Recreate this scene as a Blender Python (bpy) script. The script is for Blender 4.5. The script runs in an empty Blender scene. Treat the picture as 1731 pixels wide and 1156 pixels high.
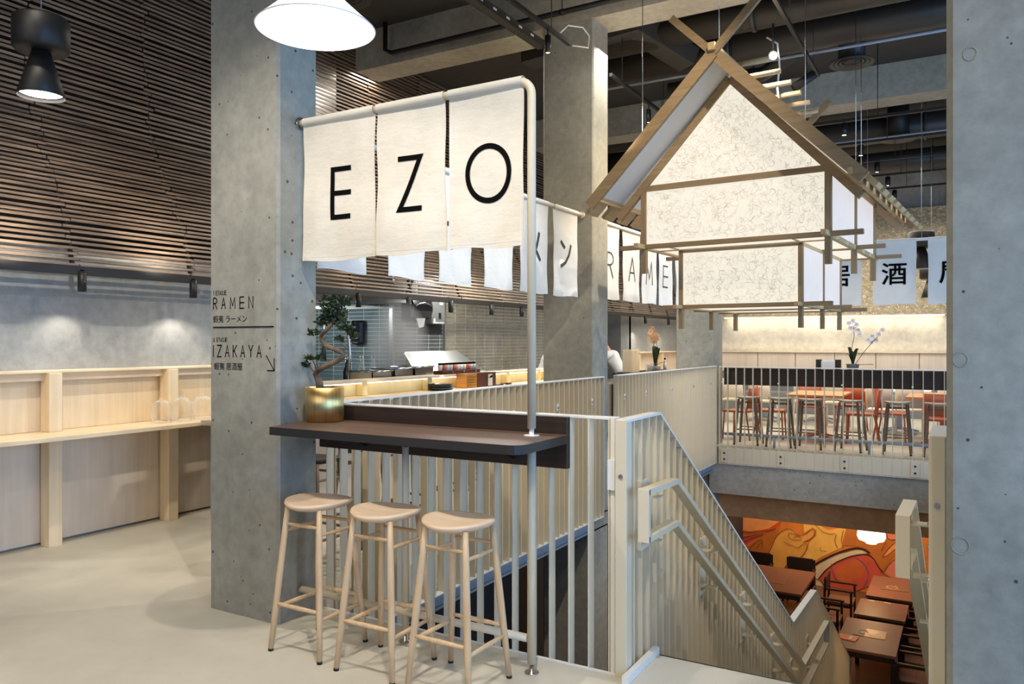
import bpy, math, random
from mathutils import Vector, Matrix
random.seed(7)
PI = math.pi
SC = bpy.context.scene
COL = SC.collection

def srgb(r, g, b, a=1.0):
    f = lambda c: (c/255/12.92) if c/255 <= 0.04045 else ((c/255+0.055)/1.055)**2.4
    return (f(r), f(g), f(b), a)

# ------------------------------------------------------------------ camera
cam_d = bpy.data.cameras.new('camera'); cam = bpy.data.objects.new('camera', cam_d); COL.objects.link(cam)
cam_d.sensor_width = 36.0; cam_d.lens = 1325/1731*36; cam_d.clip_start = 0.05; cam_d.clip_end = 200
cam.location = (0, 0, 1.55); cam.rotation_euler = (PI/2, 0, math.radians(30.3))
SC.camera = cam
# ------------------------------------------------------------------ colour management
SC.view_settings.view_transform = 'Standard'; SC.view_settings.look = 'None'
SC.view_settings.gamma = 1.0; SC.view_settings.use_curve_mapping = False
SC.view_settings.exposure = 0.0
SC.cycles.max_bounces = 7; SC.cycles.diffuse_bounces = 4; SC.cycles.glossy_bounces = 3
SC.cycles.transmission_bounces = 4; SC.cycles.transparent_max_bounces = 6; SC.cycles.volume_bounces = 0
SC.cycles.caustics_reflective = False; SC.cycles.caustics_refractive = False
SC.cycles.sample_clamp_indirect = 3.0
SC.cycles.use_denoising = True
# ------------------------------------------------------------------ world: daylight outside the open shop front
W = bpy.data.worlds.new('world'); SC.world = W; W.use_nodes = True
W.node_tree.nodes['Background'].inputs[0].default_value = srgb(160, 198, 255)
W.node_tree.nodes['Background'].inputs[1].default_value = 0.2

def area(name, loc, target, size, sizey, power, col):
    d = bpy.data.lights.new(name, 'AREA'); d.shape = 'RECTANGLE'; d.size = size; d.size_y = sizey
    d.energy = power; d.color = col[:3]
    o = bpy.data.objects.new(name, d); COL.objects.link(o); o.location = loc
    o.rotation_euler = (Vector(target)-Vector(loc)).to_track_quat('-Z', 'Y').to_euler()
    return o
def spot(name, loc, target, power, col, angle=70, blend=0.5, r=0.03):
    d = bpy.data.lights.new(name, 'SPOT'); d.energy = power; d.color = col[:3]
    d.spot_size = math.radians(angle); d.spot_blend = blend; d.shadow_soft_size = r
    o = bpy.data.objects.new(name, d); COL.objects.link(o); o.location = loc
    o.rotation_euler = (Vector(target)-Vector(loc)).to_track_quat('-Z', 'Y').to_euler()
    return o
def point(name, loc, power, col, r=0.05):
    d = bpy.data.lights.new(name, 'POINT'); d.energy = power; d.color = col[:3]; d.shadow_soft_size = r
    o = bpy.data.objects.new(name, d); COL.objects.link(o); o.location = loc
    return o
WARM = (1.0, 0.86, 0.66); WARM2 = (1.0, 0.92, 0.80); BLUE = (0.26, 0.53, 1.0); AMBER = (1.0, 0.62, 0.28)
# daylight through the street windows to the right of the viewer
area('window_daylight', (4.2, 0.6, 2.0), (-0.6, 4.2, 0.4), 3.0, 3.0, 290, BLUE)
area('front_fill', (-2.0, -3.0, 3.2), (-2.2, 4.0, 0.9), 4.5, 2.0, 76, (1.0, 0.90, 0.74))  # warm frontal fill added behind the viewer, not daylight
area('window_daylight', (4.3, 7.2, 1.2), (-2.0, 7.6, 0.2), 4.5, 3.2, 290, (0.42, 0.66, 1.0))
# ceiling track spotlights of the entrance bay
spot('entrance_spot', (-0.9, 1.4, 4.85), (-2.5, 3.0, 0.3), 350, WARM2, 66, 0.6, 0.02)
spot('entrance_spot', (-3.5, 1.3, 4.85), (-2.6, 3.0, 0.2), 250, WARM2, 60, 0.6, 0.02)
spot('entrance_spot', (-3.95, 2.2, 4.5), (-6.1, 3.9, 1.2), 330, WARM2, 62, 0.7, 0.03)
spot('entrance_spot', (0.4, 0.6, 4.6), (-1.1, 4.0, 0.4), 150, WARM, 60, 0.7, 0.04)
spot('entrance_spot', (-3.6, 0.2, 4.4), (-4.2, 3.2, 0.0), 50, WARM, 80, 0.7, 0.05)
# void and far bays
spot('void_spot', (-1.6, 7.0, 4.6), (-3.2, 9.5, 0.9), 420, WARM, 90, 0.7, 0.04)
spot('void_spot', (-1.2, 6.3, 4.6), (-3.4, 5.0, 2.3), 300, (1.0, .95, .88), 60, 1.0, 0.03)
spot('void_spot', (-1.0, 10.0, 4.6), (-3.4, 9.3, 2.4), 230, (1.0, .97, .92), 60, 0.6, 0.03)
spot('void_spot', (-1.0, 9.8, 4.5), (-1.5, 11.7, 0.2), 160, WARM, 60, 0.7, 0.03)
spot('void_spot', (0.8, 9.8, 4.4), (-3.3, 5.4, 0.7), 260, WARM2, 60, 0.7, 0.03)
spot('column_spot', (-2.4, 6.9, 4.55), (-3.3, 7.47, 3.7), 50, (1.0, .98, .95), 80, 1.0, 0.03)
spot('beam_bounce_fill', (-2.6, 6.2, 3.2), (-2.8, 7.3, 4.9), 60, WARM, 110, 0.9, 0.2)  # added fill imitating lamp light bounced onto the beam underside
spot('void_spot', (-1.0, 4.6, 4.7), (-3.4, 6.2, 1.6), 260, WARM, 85, 0.7, 0.03)
area('dining_light', (-2.2, 14.6, 4.1), (-2.2, 14.6, 0), 5.0, 4.5, 330, WARM2)
area('kitchen_light', (-6.3, 8.9, 2.48), (-6.0, 8.9, 0.8), 0.35, 5.2, 130, (1.0, 0.97, 0.90))
point('alcove_fill', (-7.2, 6.9, 1.93), 34, (.92, .97, 1.0), .1)  # unseen fill added to brighten the alcove tiles
area('corridor_light', (-4.6, 7.6, 4.70), (-5.0, 7.6, 0.8), 0.4, 4.0, 130, WARM2)
area('lower_light', (-1.6, 14.6, -0.75), (-1.8, 14.8, -3), 2.2, 2.4, 26, (1.0, .80, .60))
point('lower_fill', (-2.4, 9.6, -1.9), 26, AMBER, .15)  # unseen amber fill added to warm the downstand beam
area('lower_mural_light', (-2.0, 15.6, -0.7), (-2.0, 17, -2.3), 3.6, 0.3, 60, (1.0, 0.80, 0.55))

# ------------------------------------------------------------------ materials
MATS = {}
def newmat(name):
    m = bpy.data.materials.new(name); m.use_nodes = True
    nt = m.node_tree; b = nt.nodes['Principled BSDF']; MATS[name] = m
    return m, nt, b
def N(nt, t, **kw):
    n = nt.nodes.new(t)
    for k, v in kw.items(): setattr(n, k, v)
    return n
def coords(nt, scale=(1, 1, 1), rot=(0, 0, 0)):
    tc = N(nt, 'ShaderNodeTexCoord'); mp = N(nt, 'ShaderNodeMapping')
    mp.inputs['Scale'].default_value = scale; mp.inputs['Rotation'].default_value = rot
    nt.links.new(tc.outputs['Object'], mp.inputs['Vector']); return mp.outputs['Vector']
def noise(nt, vec, scale, detail=4, rough=0.55):
    n = N(nt, 'ShaderNodeTexNoise'); n.inputs['Scale'].default_value = scale
    n.inputs['Detail'].default_value = detail; n.inputs['Roughness'].default_value = rough
    nt.links.new(vec, n.inputs['Vector']); return n.outputs['Fac']
def ramp(nt, fac, stops):
    r = N(nt, 'ShaderNodeValToRGB'); el = r.color_ramp.elements
    while len(el) < len(stops): el.new(0.5)
    for e, (p, c) in zip(el, stops): e.position = p; e.color = c
    nt.links.new(fac, r.inputs['Fac']); return r.outputs['Color']
def mix(nt, fac, a, b, mode='MIX'):
    m = N(nt, 'ShaderNodeMix', data_type='RGBA', blend_type=mode)
    for s, v in ((m.inputs[0], fac), (m.inputs[6], a), (m.inputs[7], b)):
        if hasattr(v, 'links'): nt.links.new(v, s)
        else: s.default_value = v
    return m.outputs[2]
def bump(nt, b, h, strength=0.2, dist=0.01):
    n = N(nt, 'ShaderNodeBump'); n.inputs['Strength'].default_value = strength; n.inputs['Distance'].default_value = dist
    nt.links.new(h, n.inputs['Height']); nt.links.new(n.outputs['Normal'], b.inputs['Normal'])
def plain(name, col, rough=0.5, metal=0.0, spec=0.5, var=0.08, vs=6.0):
    m, nt, b = newmat(name)
    v = coords(nt); f = noise(nt, v, vs, 3)
    lo = tuple(c*(1-var) for c in col[:3])+(1,); hi = tuple(min(1, c*(1+var)) for c in col[:3])+(1,)
    nt.links.new(ramp(nt, f, [(0.3, lo), (0.7, hi)]), b.inputs['Base Color'])
    b.inputs['Roughness'].default_value = rough; b.inputs['Metallic'].default_value = metal
    b.inputs['Specular IOR Level'].default_value = spec
    return m
def concrete(name, c1, c2, rough=0.75, pits=True, scale=1.0, cloud=0.9):
    m, nt, b = newmat(name)
    v = coords(nt)
    f1 = noise(nt, v, 0.9*scale, 6, 0.6); f2 = noise(nt, v, 14*scale, 5, 0.65)
    base = ramp(nt, f1, [(0.32, c1), (0.68, c2)])
    fine = ramp(nt, f2, [(0.25, (0.74, 0.74, 0.74, 1)), (0.7, (1.10, 1.10, 1.10, 1))])
    col = mix(nt, cloud, base, fine, 'MULTIPLY')
    if pits:
        vo = N(nt, 'ShaderNodeTexVoronoi'); vo.inputs['Scale'].default_value = 15*scale; nt.links.new(v, vo.inputs['Vector'])
        sel = N(nt, 'ShaderNodeSeparateColor'); nt.links.new(vo.outputs['Color'], sel.inputs[0])
        mr = N(nt, 'ShaderNodeMath', operation='MULTIPLY'); nt.links.new(sel.outputs[0], mr.inputs[0]); mr.inputs[1].default_value = 0.13
        lt = N(nt, 'ShaderNodeMath', operation='LESS_THAN'); nt.links.new(vo.outputs['Distance'], lt.inputs[0]); nt.links.new(mr.outputs[0], lt.inputs[1])
        g = N(nt, 'ShaderNodeMath', operation='GREATER_THAN'); nt.links.new(sel.outputs[1], g.inputs[0]); g.inputs[1].default_value = 0.3
        mm = N(nt, 'ShaderNodeMath', operation='MULTIPLY'); nt.links.new(lt.outputs[0], mm.inputs[0]); nt.links.new(g.outputs[0], mm.inputs[1])
        col = mix(nt, mm.outputs[0], col, tuple(c*0.25 for c in c1[:3])+(1,))
    nt.links.new(col, b.inputs['Base Color']); b.inputs['Roughness'].default_value = rough
    bump(nt, b, f2, 0.12, 0.01)
    return m
def wood(name, c1, c2, axis='Z', rough=0.5, fine=1.0):
    m, nt, b = newmat(name)
    s = {'X': (1.2, 22, 22), 'Y': (22, 1.2, 22), 'Z': (22, 22, 1.2)}[axis]
    v = coords(nt, s); f = noise(nt, v, 1.6*fine, 5, 0.6); f2 = noise(nt, coords(nt), 2.2, 2)
    col = ramp(nt, f, [(0.28, c1), (0.72, c2)])
    col = mix(nt, 0.5, col, ramp(nt, f2, [(0.3, (0.85, 0.85, 0.85, 1)), (0.7, (1.1, 1.1, 1.1, 1))]), 'MULTIPLY')
    nt.links.new(col, b.inputs['Base Color']); b.inputs['Roughness'].default_value = rough
    bump(nt, b, f, 0.06, 0.004)
    return m
def emit(name, col, strength):
    m, nt, b = newmat(name)
    b.inputs['Base Color'].default_value = col
    b.inputs['Emission Color'].default_value = col; b.inputs['Emission Strength'].default_value = strength
    return m

concrete('concrete', srgb(146, 144, 134), srgb(176, 174, 163))
concrete('concrete_column', srgb(138, 137, 127), srgb(170, 168, 156))
concrete('concrete_beam', srgb(150, 144, 128), srgb(184, 178, 160), pits=False)
concrete('concrete_wall', srgb(150, 147, 138), srgb(186, 183, 172), pits=False, scale=0.7)
concrete('plaster', srgb(150, 150, 146), srgb(176, 176, 171), pits=False, scale=0.8)
concrete('lower_wall', srgb(40, 38, 40), srgb(58, 55, 56), pits=False)
concrete('warm_lit_concrete', srgb(158, 124, 88), srgb(186, 150, 110), pits=False)  # plain concrete with the warm lamp light tinted into its colour
plain('black_paint', srgb(26, 25, 24), 0.5)
plain('ceiling_paint', srgb(62, 58, 52), 0.8)
plain('duct_paint', srgb(56, 53, 48), 0.45)
plain('cream_steel', srgb(218, 205, 178), 0.42, var=0.02)
plain('white_steel', srgb(232, 230, 224), 0.4, var=0.02)
plain('grey_steel', srgb(150, 160, 172), 0.5, var=0.05)
plain('charcoal', srgb(38, 36, 36), 0.55)
plain('chrome', srgb(200, 200, 200), 0.18, 1.0)
plain('stainless', srgb(190, 192, 190), 0.28, 1.0, var=0.05)
plain('rubber', srgb(20, 20, 20), 0.7)
plain('print_black', srgb(14, 13, 12), 0.95, 0, 0.05)
plain('print_grey', srgb(70, 68, 62), 0.8)
plain('soil', srgb(88, 48, 36), 0.9, var=0.3, vs=60)
plain('leaf', srgb(44, 62, 36), 0.4, var=0.4, vs=18)
plain('orchid_leaf', srgb(34, 58, 30), 0.35, var=0.3, vs=20)
plain('petal_pink', srgb(244, 230, 226), 0.5, var=0.08)
plain('petal_peach', srgb(232, 190, 150), 0.5, var=0.2, vs=40)
plain('orange_paint', srgb(180, 92, 60), 0.4, var=0.06)
plain('orange_top', srgb(226, 158, 104), 0.45, var=0.06)
plain('white_plastic', srgb(226, 214, 192), 0.45, var=0.03)
plain('white_top', srgb(240, 236, 226), 0.4, var=0.02)
plain('skin', srgb(208, 160, 130), 0.5, var=0.04)
plain('hair', srgb(30, 24, 20), 0.6)
plain('jacket', srgb(232, 234, 236), 0.7, var=0.03)
plain('trousers', srgb(40, 42, 48), 0.8)
plain('dispenser', srgb(28, 30, 36), 0.2)
plain('door_grey', srgb(66, 72, 70), 0.5)
plain('panel_grey', srgb(126, 128, 126), 0.6)
plain('lacquer', srgb(86, 40, 26), 0.3)
plain('card_orange', srgb(226, 120, 50), 0.5)
plain('paper', srgb(240, 238, 230), 0.7)
plain('tile_blue', srgb(112, 136, 144), 0.25, var=0.2, vs=5)
plain('tile_beige', srgb(138, 132, 116), 0.3, var=0.22, vs=5)
plain('tile_dark', srgb(84, 92, 96), 0.3, var=0.2, vs=5)
plain('grout', srgb(222, 218, 204), 0.8)
plain('rough_panel', srgb(186, 172, 140), 0.8, var=0.25, vs=10)
plain('white_panel', srgb(226, 224, 222), 0.6, var=0.02)
wood('ash', srgb(200, 166, 126), srgb(224, 194, 154), 'Z', 0.5)
wood('ash_seat', srgb(218, 188, 154), srgb(232, 206, 176), 'X', 0.5)
plain('seat_taupe', srgb(176, 164, 144), 0.5)
wood('walnut_leg', srgb(112, 92, 70), srgb(142, 118, 92), 'Z', 0.5)
wood('oak_frame', srgb(140, 116, 84), srgb(168, 142, 106), 'X', 0.55)
wood('oak_frame_z', srgb(140, 116, 84), srgb(168, 142, 106), 'Z', 0.55)
wood('oak_light', srgb(182, 154, 110), srgb(206, 178, 134), 'Y', 0.55)
wood('slat_wood', srgb(78, 64, 54), srgb(156, 134, 114), 'Y', 0.42, 1.3)
wood('dark_wood', srgb(38, 27, 20), srgb(56, 41, 31), 'X', 0.45)
wood('counter_top', srgb(84, 62, 50), srgb(118, 92, 76), 'X', 0.42)
wood('birch', srgb(232, 208, 170), srgb(246, 226, 192), 'Y', 0.5, 0.6)
wood('birch_z', srgb(228, 204, 166), srgb(242, 222, 188), 'Z', 0.5, 0.6)
wood('panel_wood', srgb(220, 202, 182), srgb(234, 218, 198), 'Z', 0.5, 0.5)
wood('yellow_wood', srgb(236, 214, 150), srgb(248, 230, 176), 'Z', 0.5, 0.6)
wood('table_wood', srgb(112, 72, 54), srgb(134, 88, 68), 'X', 0.5)
wood('dark_chair', srgb(34, 24, 20), srgb(52, 38, 30), 'Z', 0.45)
wood('seat_leather', srgb(112, 72, 54), srgb(134, 90, 68), 'X', 0.5)
wood('bark', srgb(56, 47, 36), srgb(124, 104, 80), 'Z', 0.8, 0.6)
wood('lower_floor_wood', srgb(86, 62, 44), srgb(112, 84, 60), 'X', 0.35, 0.4)
wood('tray_wood', srgb(190, 120, 40), srgb(214, 146, 60), 'X', 0.4)

# floor: polished pale screed
m, nt, b = newmat('screed'); v = coords(nt)
f1 = noise(nt, v, 0.8, 6, 0.6); f2 = noise(nt, v, 5, 6, 0.6)
c = ramp(nt, f1, [(0.3, srgb(190, 183, 165)), (0.7, srgb(214, 208, 191))])
c = mix(nt, 0.6, c, ramp(nt, f2, [(0.3, (0.92, 0.92, 0.92, 1)), (0.7, (1.05, 1.05, 1.05, 1))]), 'MULTIPLY')
nt.links.new(c, b.inputs['Base Color']); b.inputs['Roughness'].default_value = 0.42; b.inputs['Specular IOR Level'].default_value = 0.35
# checker-plate style woven tread
m, nt, b = newmat('woven_mat'); v = coords(nt, (60, 24, 1))
w = N(nt, 'ShaderNodeTexWave'); w.inputs['Scale'].default_value = 1.0; w.inputs['Distortion'].default_value = 1.5; nt.links.new(v, w.inputs['Vector'])
nt.links.new(ramp(nt, w.outputs['Fac'], [(0.2, srgb(178, 174, 160)), (0.8, srgb(226, 222, 208))]), b.inputs['Base Color']); b.inputs['Roughness'].default_value = 0.8
bump(nt, b, w.outputs['Fac'], 0.2, 0.003)
# linen banner
def linen(name, c1, c2):
    m, nt, b = newmat(name); v = coords(nt)
    f = noise(nt, v, 3.5, 5, 0.6); g = noise(nt, coords(nt, (260, 260, 60)), 1.0, 2)
    c = mix(nt, 0.4, ramp(nt, f, [(0.3, c1), (0.7, c2)]), ramp(nt, g, [(0.3, (0.93, 0.93, 0.93, 1)), (0.7, (1.03, 1.03, 1.03, 1))]), 'MULTIPLY')
    nt.links.new(c, b.inputs['Base Color']); b.inputs['Roughness'].default_value = 0.9; b.inputs['Specular IOR Level'].default_value = 0.1
    cr = noise(nt, coords(nt, (3, 3, 6)), 1.0, 5, 0.6); bump(nt, b, cr, 0.4, 0.03)
linen('linen', srgb(214, 206, 190), srgb(228, 221, 206))
linen('linen_white', srgb(226, 226, 222), srgb(238, 238, 234))
# lit lantern paper, with a faint cloudy mottling, gives off light
def lit_paper(name, col, strength):
    m, nt, b = newmat(name); v = coords(nt); f = noise(nt, v, 7, 6, 0.7)
    c = ramp(nt, f, [(0.3, tuple(x*0.93 for x in col[:3])+(1,)), (0.7, col)])
    b.inputs['Base Color'].default_value = (col[0]*.2, col[1]*.2, col[2]*.2, 1); b.inputs['Specular IOR Level'].default_value = 0.1; nt.links.new(c, b.inputs['Emission Color'])
    b.inputs['Emission Strength'].default_value = strength; b.inputs['Roughness'].default_value = 0.9
lit_paper('lantern_paper', srgb(252, 244, 226), 0.90)
lit_paper('lantern_side_paper', srgb(240, 238, 240), 0.78)
lit_paper('lantern_base_paper', srgb(255, 246, 228), 0.92)
emit('fibre', srgb(176, 164, 138), 0.42)
emit('lens', (1.0, 0.93, 0.82, 1), 14)
emit('lamp_disc', (1.0, 0.95, 0.88, 1), 9)
emit('lamp_shade_lit', srgb(255, 240, 210), 2.4)
emit('led_strip', (1.0, 0.86, 0.62, 1), 7)
emit('kitchen_strip', (1.0, 0.96, 0.88, 1), 3)
# brushed brass planter
m, nt, b = newmat('brass'); b.inputs['Metallic'].default_value = 1.0; b.inputs['Roughness'].default_value = 0.36
f = noise(nt, coords(nt, (60, 60, 2)), 1.0, 3)
nt.links.new(ramp(nt, f, [(0.3, srgb(206, 168, 104)), (0.7, srgb(228, 196, 134))]), b.inputs['Base Color'])
b.inputs['Anisotropic'].default_value = 0.9
tg = N(nt, 'ShaderNodeTangent', direction_type='RADIAL', axis='Z'); nt.links.new(tg.outputs[0], b.inputs['Tangent'])
# clear acrylic / glass
m, nt, b = newmat('clear_glass'); b.inputs['Roughness'].default_value = 0.05; b.inputs['Base Color'].default_value = (.9, .92, .9, 1)
tr_ = N(nt, 'ShaderNodeBsdfTransparent'); mx = N(nt, 'ShaderNodeMixShader'); lw_ = N(nt, 'ShaderNodeLayerWeight'); lw_.inputs[0].default_value = 0.35
rr_ = N(nt, 'ShaderNodeMapRange'); rr_.inputs[3].default_value = 0.06; rr_.inputs[4].default_value = 0.6; nt.links.new(lw_.outputs['Facing'], rr_.inputs[0])
nt.links.new(rr_.outputs[0], mx.inputs[0]); nt.links.new(tr_.outputs[0], mx.inputs[1]); nt.links.new(b.outputs[0], mx.inputs[2]); nt.links.new(mx.outputs[0], nt.nodes['Material Output'].inputs['Surface'])
# steam
m = bpy.data.materials.new('steam'); m.use_nodes = True; nt = m.node_tree; nt.nodes.remove(nt.nodes['Principled BSDF'])
vs = N(nt, 'ShaderNodeVolumeScatter'); vs.inputs['Density'].default_value = 0.5; vs.inputs['Color'].default_value = (1, 1, 1, 1)
fz = noise(nt, coords(nt), 5, 3); mm = N(nt, 'ShaderNodeMapRange'); mm.inputs[1].default_value = 0.2; mm.inputs[2].default_value = 0.7; mm.inputs[4].default_value = 6.0
nt.links.new(fz, mm.inputs[0])
tcs = N(nt, 'ShaderNodeTexCoord'); mps = N(nt, 'ShaderNodeMapping'); mps.inputs['Location'].default_value = (-1, -1, -1); mps.inputs['Scale'].default_value = (2, 2, 2)
nt.links.new(tcs.outputs['Generated'], mps.inputs['Vector']); gr = N(nt, 'ShaderNodeTexGradient', gradient_type='SPHERICAL'); nt.links.new(mps.outputs[0], gr.inputs[0])
mu = N(nt, 'ShaderNodeMath', operation='MULTIPLY'); nt.links.new(mm.outputs[0], mu.inputs[0]); nt.links.new(gr.outputs['Fac'], mu.inputs[1]); nt.links.new(mu.outputs[0], vs.inputs['Density'])
nt.links.new(vs.outputs[0], nt.nodes['Material Output'].inputs['Volume']); MATS['steam'] = m
# mural paints
for n_, c_ in dict(orange=(206, 116, 38), deep_red=(206, 72, 30), light_orange=(236, 150, 84), red=(200, 78, 58), brown=(186, 104, 34),
                   gold=(222, 158, 70), yellow=(230, 174, 80), cream=(214, 188, 152), orange_red=(200, 96, 46), pink=(220, 124, 96),
                   dark=(30, 18, 16), maroon=(112, 34, 22), purple=(120, 84, 120)).items():
    plain('paint_'+n_, srgb(*c_), 0.7, var=0.12, vs=3)

# ------------------------------------------------------------------ mesh builder
class MB:
    def __init__(s): s.v = []; s.f = []; s.sm = []
    def add(s, vs, fs, smooth=False):
        o = len(s.v); s.v += [tuple(p) for p in vs]; s.f += [tuple(i+o for i in f) for f in fs]; s.sm += [smooth]*len(fs); return s
    def box(s, x0, x1, y0, y1, z0, z1):
        return s.add([(x0,y0,z0),(x1,y0,z0),(x1,y1,z0),(x0,y1,z0),(x0,y0,z1),(x1,y0,z1),(x1,y1,z1),(x0,y1,z1)],
                     [(0,3,2,1),(4,5,6,7),(0,1,5,4),(1,2,6,5),(2,3,7,6),(3,0,4,7)])
    def bbox(s, x0, x1, y0, y1, z0, z1, c=0.004):   # box with chamfered vertical edges and top edge
        x0, x1 = min(x0,x1), max(x0,x1); y0, y1 = min(y0,y1), max(y0,y1); z0, z1 = min(z0,z1), max(z0,z1)
        c = min(c, (x1-x0)/3, (y1-y0)/3, (z1-z0)/3)
        def ring(i, z): return [(x0+i,y0+c+0*i,z),(x0+c,y0+i,z),(x1-c,y0+i,z),(x1-i,y0+c,z),(x1-i,y1-c,z),(x1-c,y1-i,z),(x0+c,y1-i,z),(x0+i,y1-c,z)]
        r = [ring(c*.6, z0), ring(0, z0+c), ring(0, z1-c), ring(c*.6, z1)]
        vs = sum(r, []); fs = [tuple(range(7,-1,-1)), tuple(range(24,32))]
        for k in range(3):
            for i in range(8): fs.append((k*8+i, k*8+(i+1)%8, k*8+8+(i+1)%8, k*8+8+i))
        return s.add(vs, fs)
    def bar(s, p0, p1, w, h, up=(0,0,1)):       # rectangular bar p0->p1, w across, h along up
        p0 = Vector(p0); p1 = Vector(p1); d = (p1-p0).normalized(); u = Vector(up)
        if abs(d.dot(u)) > 0.98: u = Vector((0,1,0))
        a = d.cross(u).normalized(); b = a.cross(d).normalized()
        vs = []
        for p in (p0, p1):
            for sx, sy in ((-1,-1),(1,-1),(1,1),(-1,1)): vs.append(p + a*sx*w/2 + b*sy*h/2)
        return s.add(vs, [(0,3,2,1),(4,5,6,7),(0,1,5,4),(1,2,6,5),(2,3,7,6),(3,0,4,7)])
    def tube(s, pts, r, n=10, cap=True):
        pts = [Vector(p) for p in pts]; R = r if isinstance(r, (list, tuple)) else [r]*len(pts)
        vs = []; prev = None
        for i, p in enumerate(pts):
            d = (pts[min(i+1,len(pts)-1)] - pts[max(i-1,0)]).normalized()
            if prev is None:
                u = Vector((0,0,1)) if abs(d.z) < 0.9 else Vector((1,0,0)); a = d.cross(u).normalized()
            else:
                a = (prev - d*prev.dot(d)).normalized()
            prev = a; b = d.cross(a)
            for k in range(n): t = 2*PI*k/n; vs.append(p + (a*math.cos(t)+b*math.sin(t))*R[i])
        fs = []
        for i in range(len(pts)-1):
            for k in range(n): fs.append((i*n+k, i*n+(k+1)%n, (i+1)*n+(k+1)%n, (i+1)*n+k))
        s.add(vs, fs, True)
        if cap:
            o = len(s.v)-len(vs); s.f += [tuple(o+k for k in range(n-1,-1,-1)), tuple(o+(len(pts)-1)*n+k for k in range(n))]; s.sm += [False, False]
        return s
    def lathe(s, prof, n=32, c=(0,0,0), smooth=True):
        vs = []; fs = []
        for (r, z) in prof:
            for k in range(n): t = 2*PI*k/n; vs.append((c[0]+r*math.cos(t), c[1]+r*math.sin(t), c[2]+z))
        for i in range(len(prof)-1):
            for k in range(n): fs.append((i*n+k, i*n+(k+1)%n, (i+1)*n+(k+1)%n, (i+1)*n+k))
        return s.add(vs, fs, smooth)
    def prism(s, poly, z0, z1, f=lambda x, y, z: (x, y, z)):
        n = len(poly); vs = [f(x,y,z0) for x,y in poly]+[f(x,y,z1) for x,y in poly]
        fs = [tuple(range(n-1,-1,-1)), tuple(range(n,2*n))]+[(i,(i+1)%n,n+(i+1)%n,n+i) for i in range(n)]
        return s.add(vs, fs)
    def mesh(s, name, mat=None, off=None):
        me = bpy.data.meshes.new(name)
        vs = s.v if off is None else [(x-off[0], y-off[1], z-off[2]) for x,y,z in s.v]
        me.from_pydata(vs, [], s.f); me.update()
        me.polygons.foreach_set('use_smooth', s.sm)
        if mat: me.materials.append(MATS[mat])
        return me
    def build(s, name, mat, parent=None, world=False, label=None, kind=None):
        off = None
        if world and parent is not None:
            p = parent; off = Vector((0,0,0))
            while p: off += p.location; p = p.parent
        return obj(name, s.mesh(name, mat, off), parent, label, kind)
def obj(name, me, parent=None, label=None, kind=None):
    o = bpy.data.objects.new(name, me); COL.objects.link(o)
    if parent: o.parent = parent
    if label: o['label'] = label
    if kind: o['kind'] = kind
    return o
def thing(name, label, cat, loc=(0,0,0), rz=0, group=None):
    o = bpy.data.objects.new(name, None); COL.objects.link(o); o.empty_display_size = 0.1
    o.location = loc; o.rotation_euler = (0,0,rz); tag(o, label, cat, group); return o
def tag(o, label, cat, group=None):
    o['label'] = label; o['category'] = cat
    if group: o['group'] = group
    return o
def struct(name, mb, mat, label=None):
    o = mb.build(name, mat); o['kind'] = 'structure'
    if label: o['label'] = label
    return o
def dup(root, loc, rz, label, group=None):
    r = root.copy(); COL.objects.link(r); r.location = loc; r.rotation_euler = (0,0,rz); r['label'] = label
    if group: r['group'] = group
    for ch in list(root.children):
        c = ch.copy(); COL.objects.link(c); c.parent = r
        for g in ch.children:
            d = g.copy(); COL.objects.link(d); d.parent = c
    return r
def B(*a): return MB().box(*a)
def BB(*a, **k): return MB().bbox(*a, **k)
def text_mesh(body, size, f, bold=0.0):
    c = bpy.data.curves.new('t', 'FONT'); c.body = body; c.size = size; c.align_x = 'CENTER'; c.offset = bold
    o = bpy.data.objects.new('t', c); COL.objects.link(o); bpy.context.view_layer.update()
    me = bpy.data.meshes.new_from_object(o.evaluated_get(bpy.context.evaluated_depsgraph_get()))
    vs = [tuple(v.co) for v in me.vertices]; fs = [tuple(p.vertices) for p in me.polygons]
    bpy.data.objects.remove(o); bpy.data.curves.remove(c); bpy.data.meshes.remove(me)
    mb = MB(); mb.add([f(x, y, 0) for x, y, z in vs], fs); return mb
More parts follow.
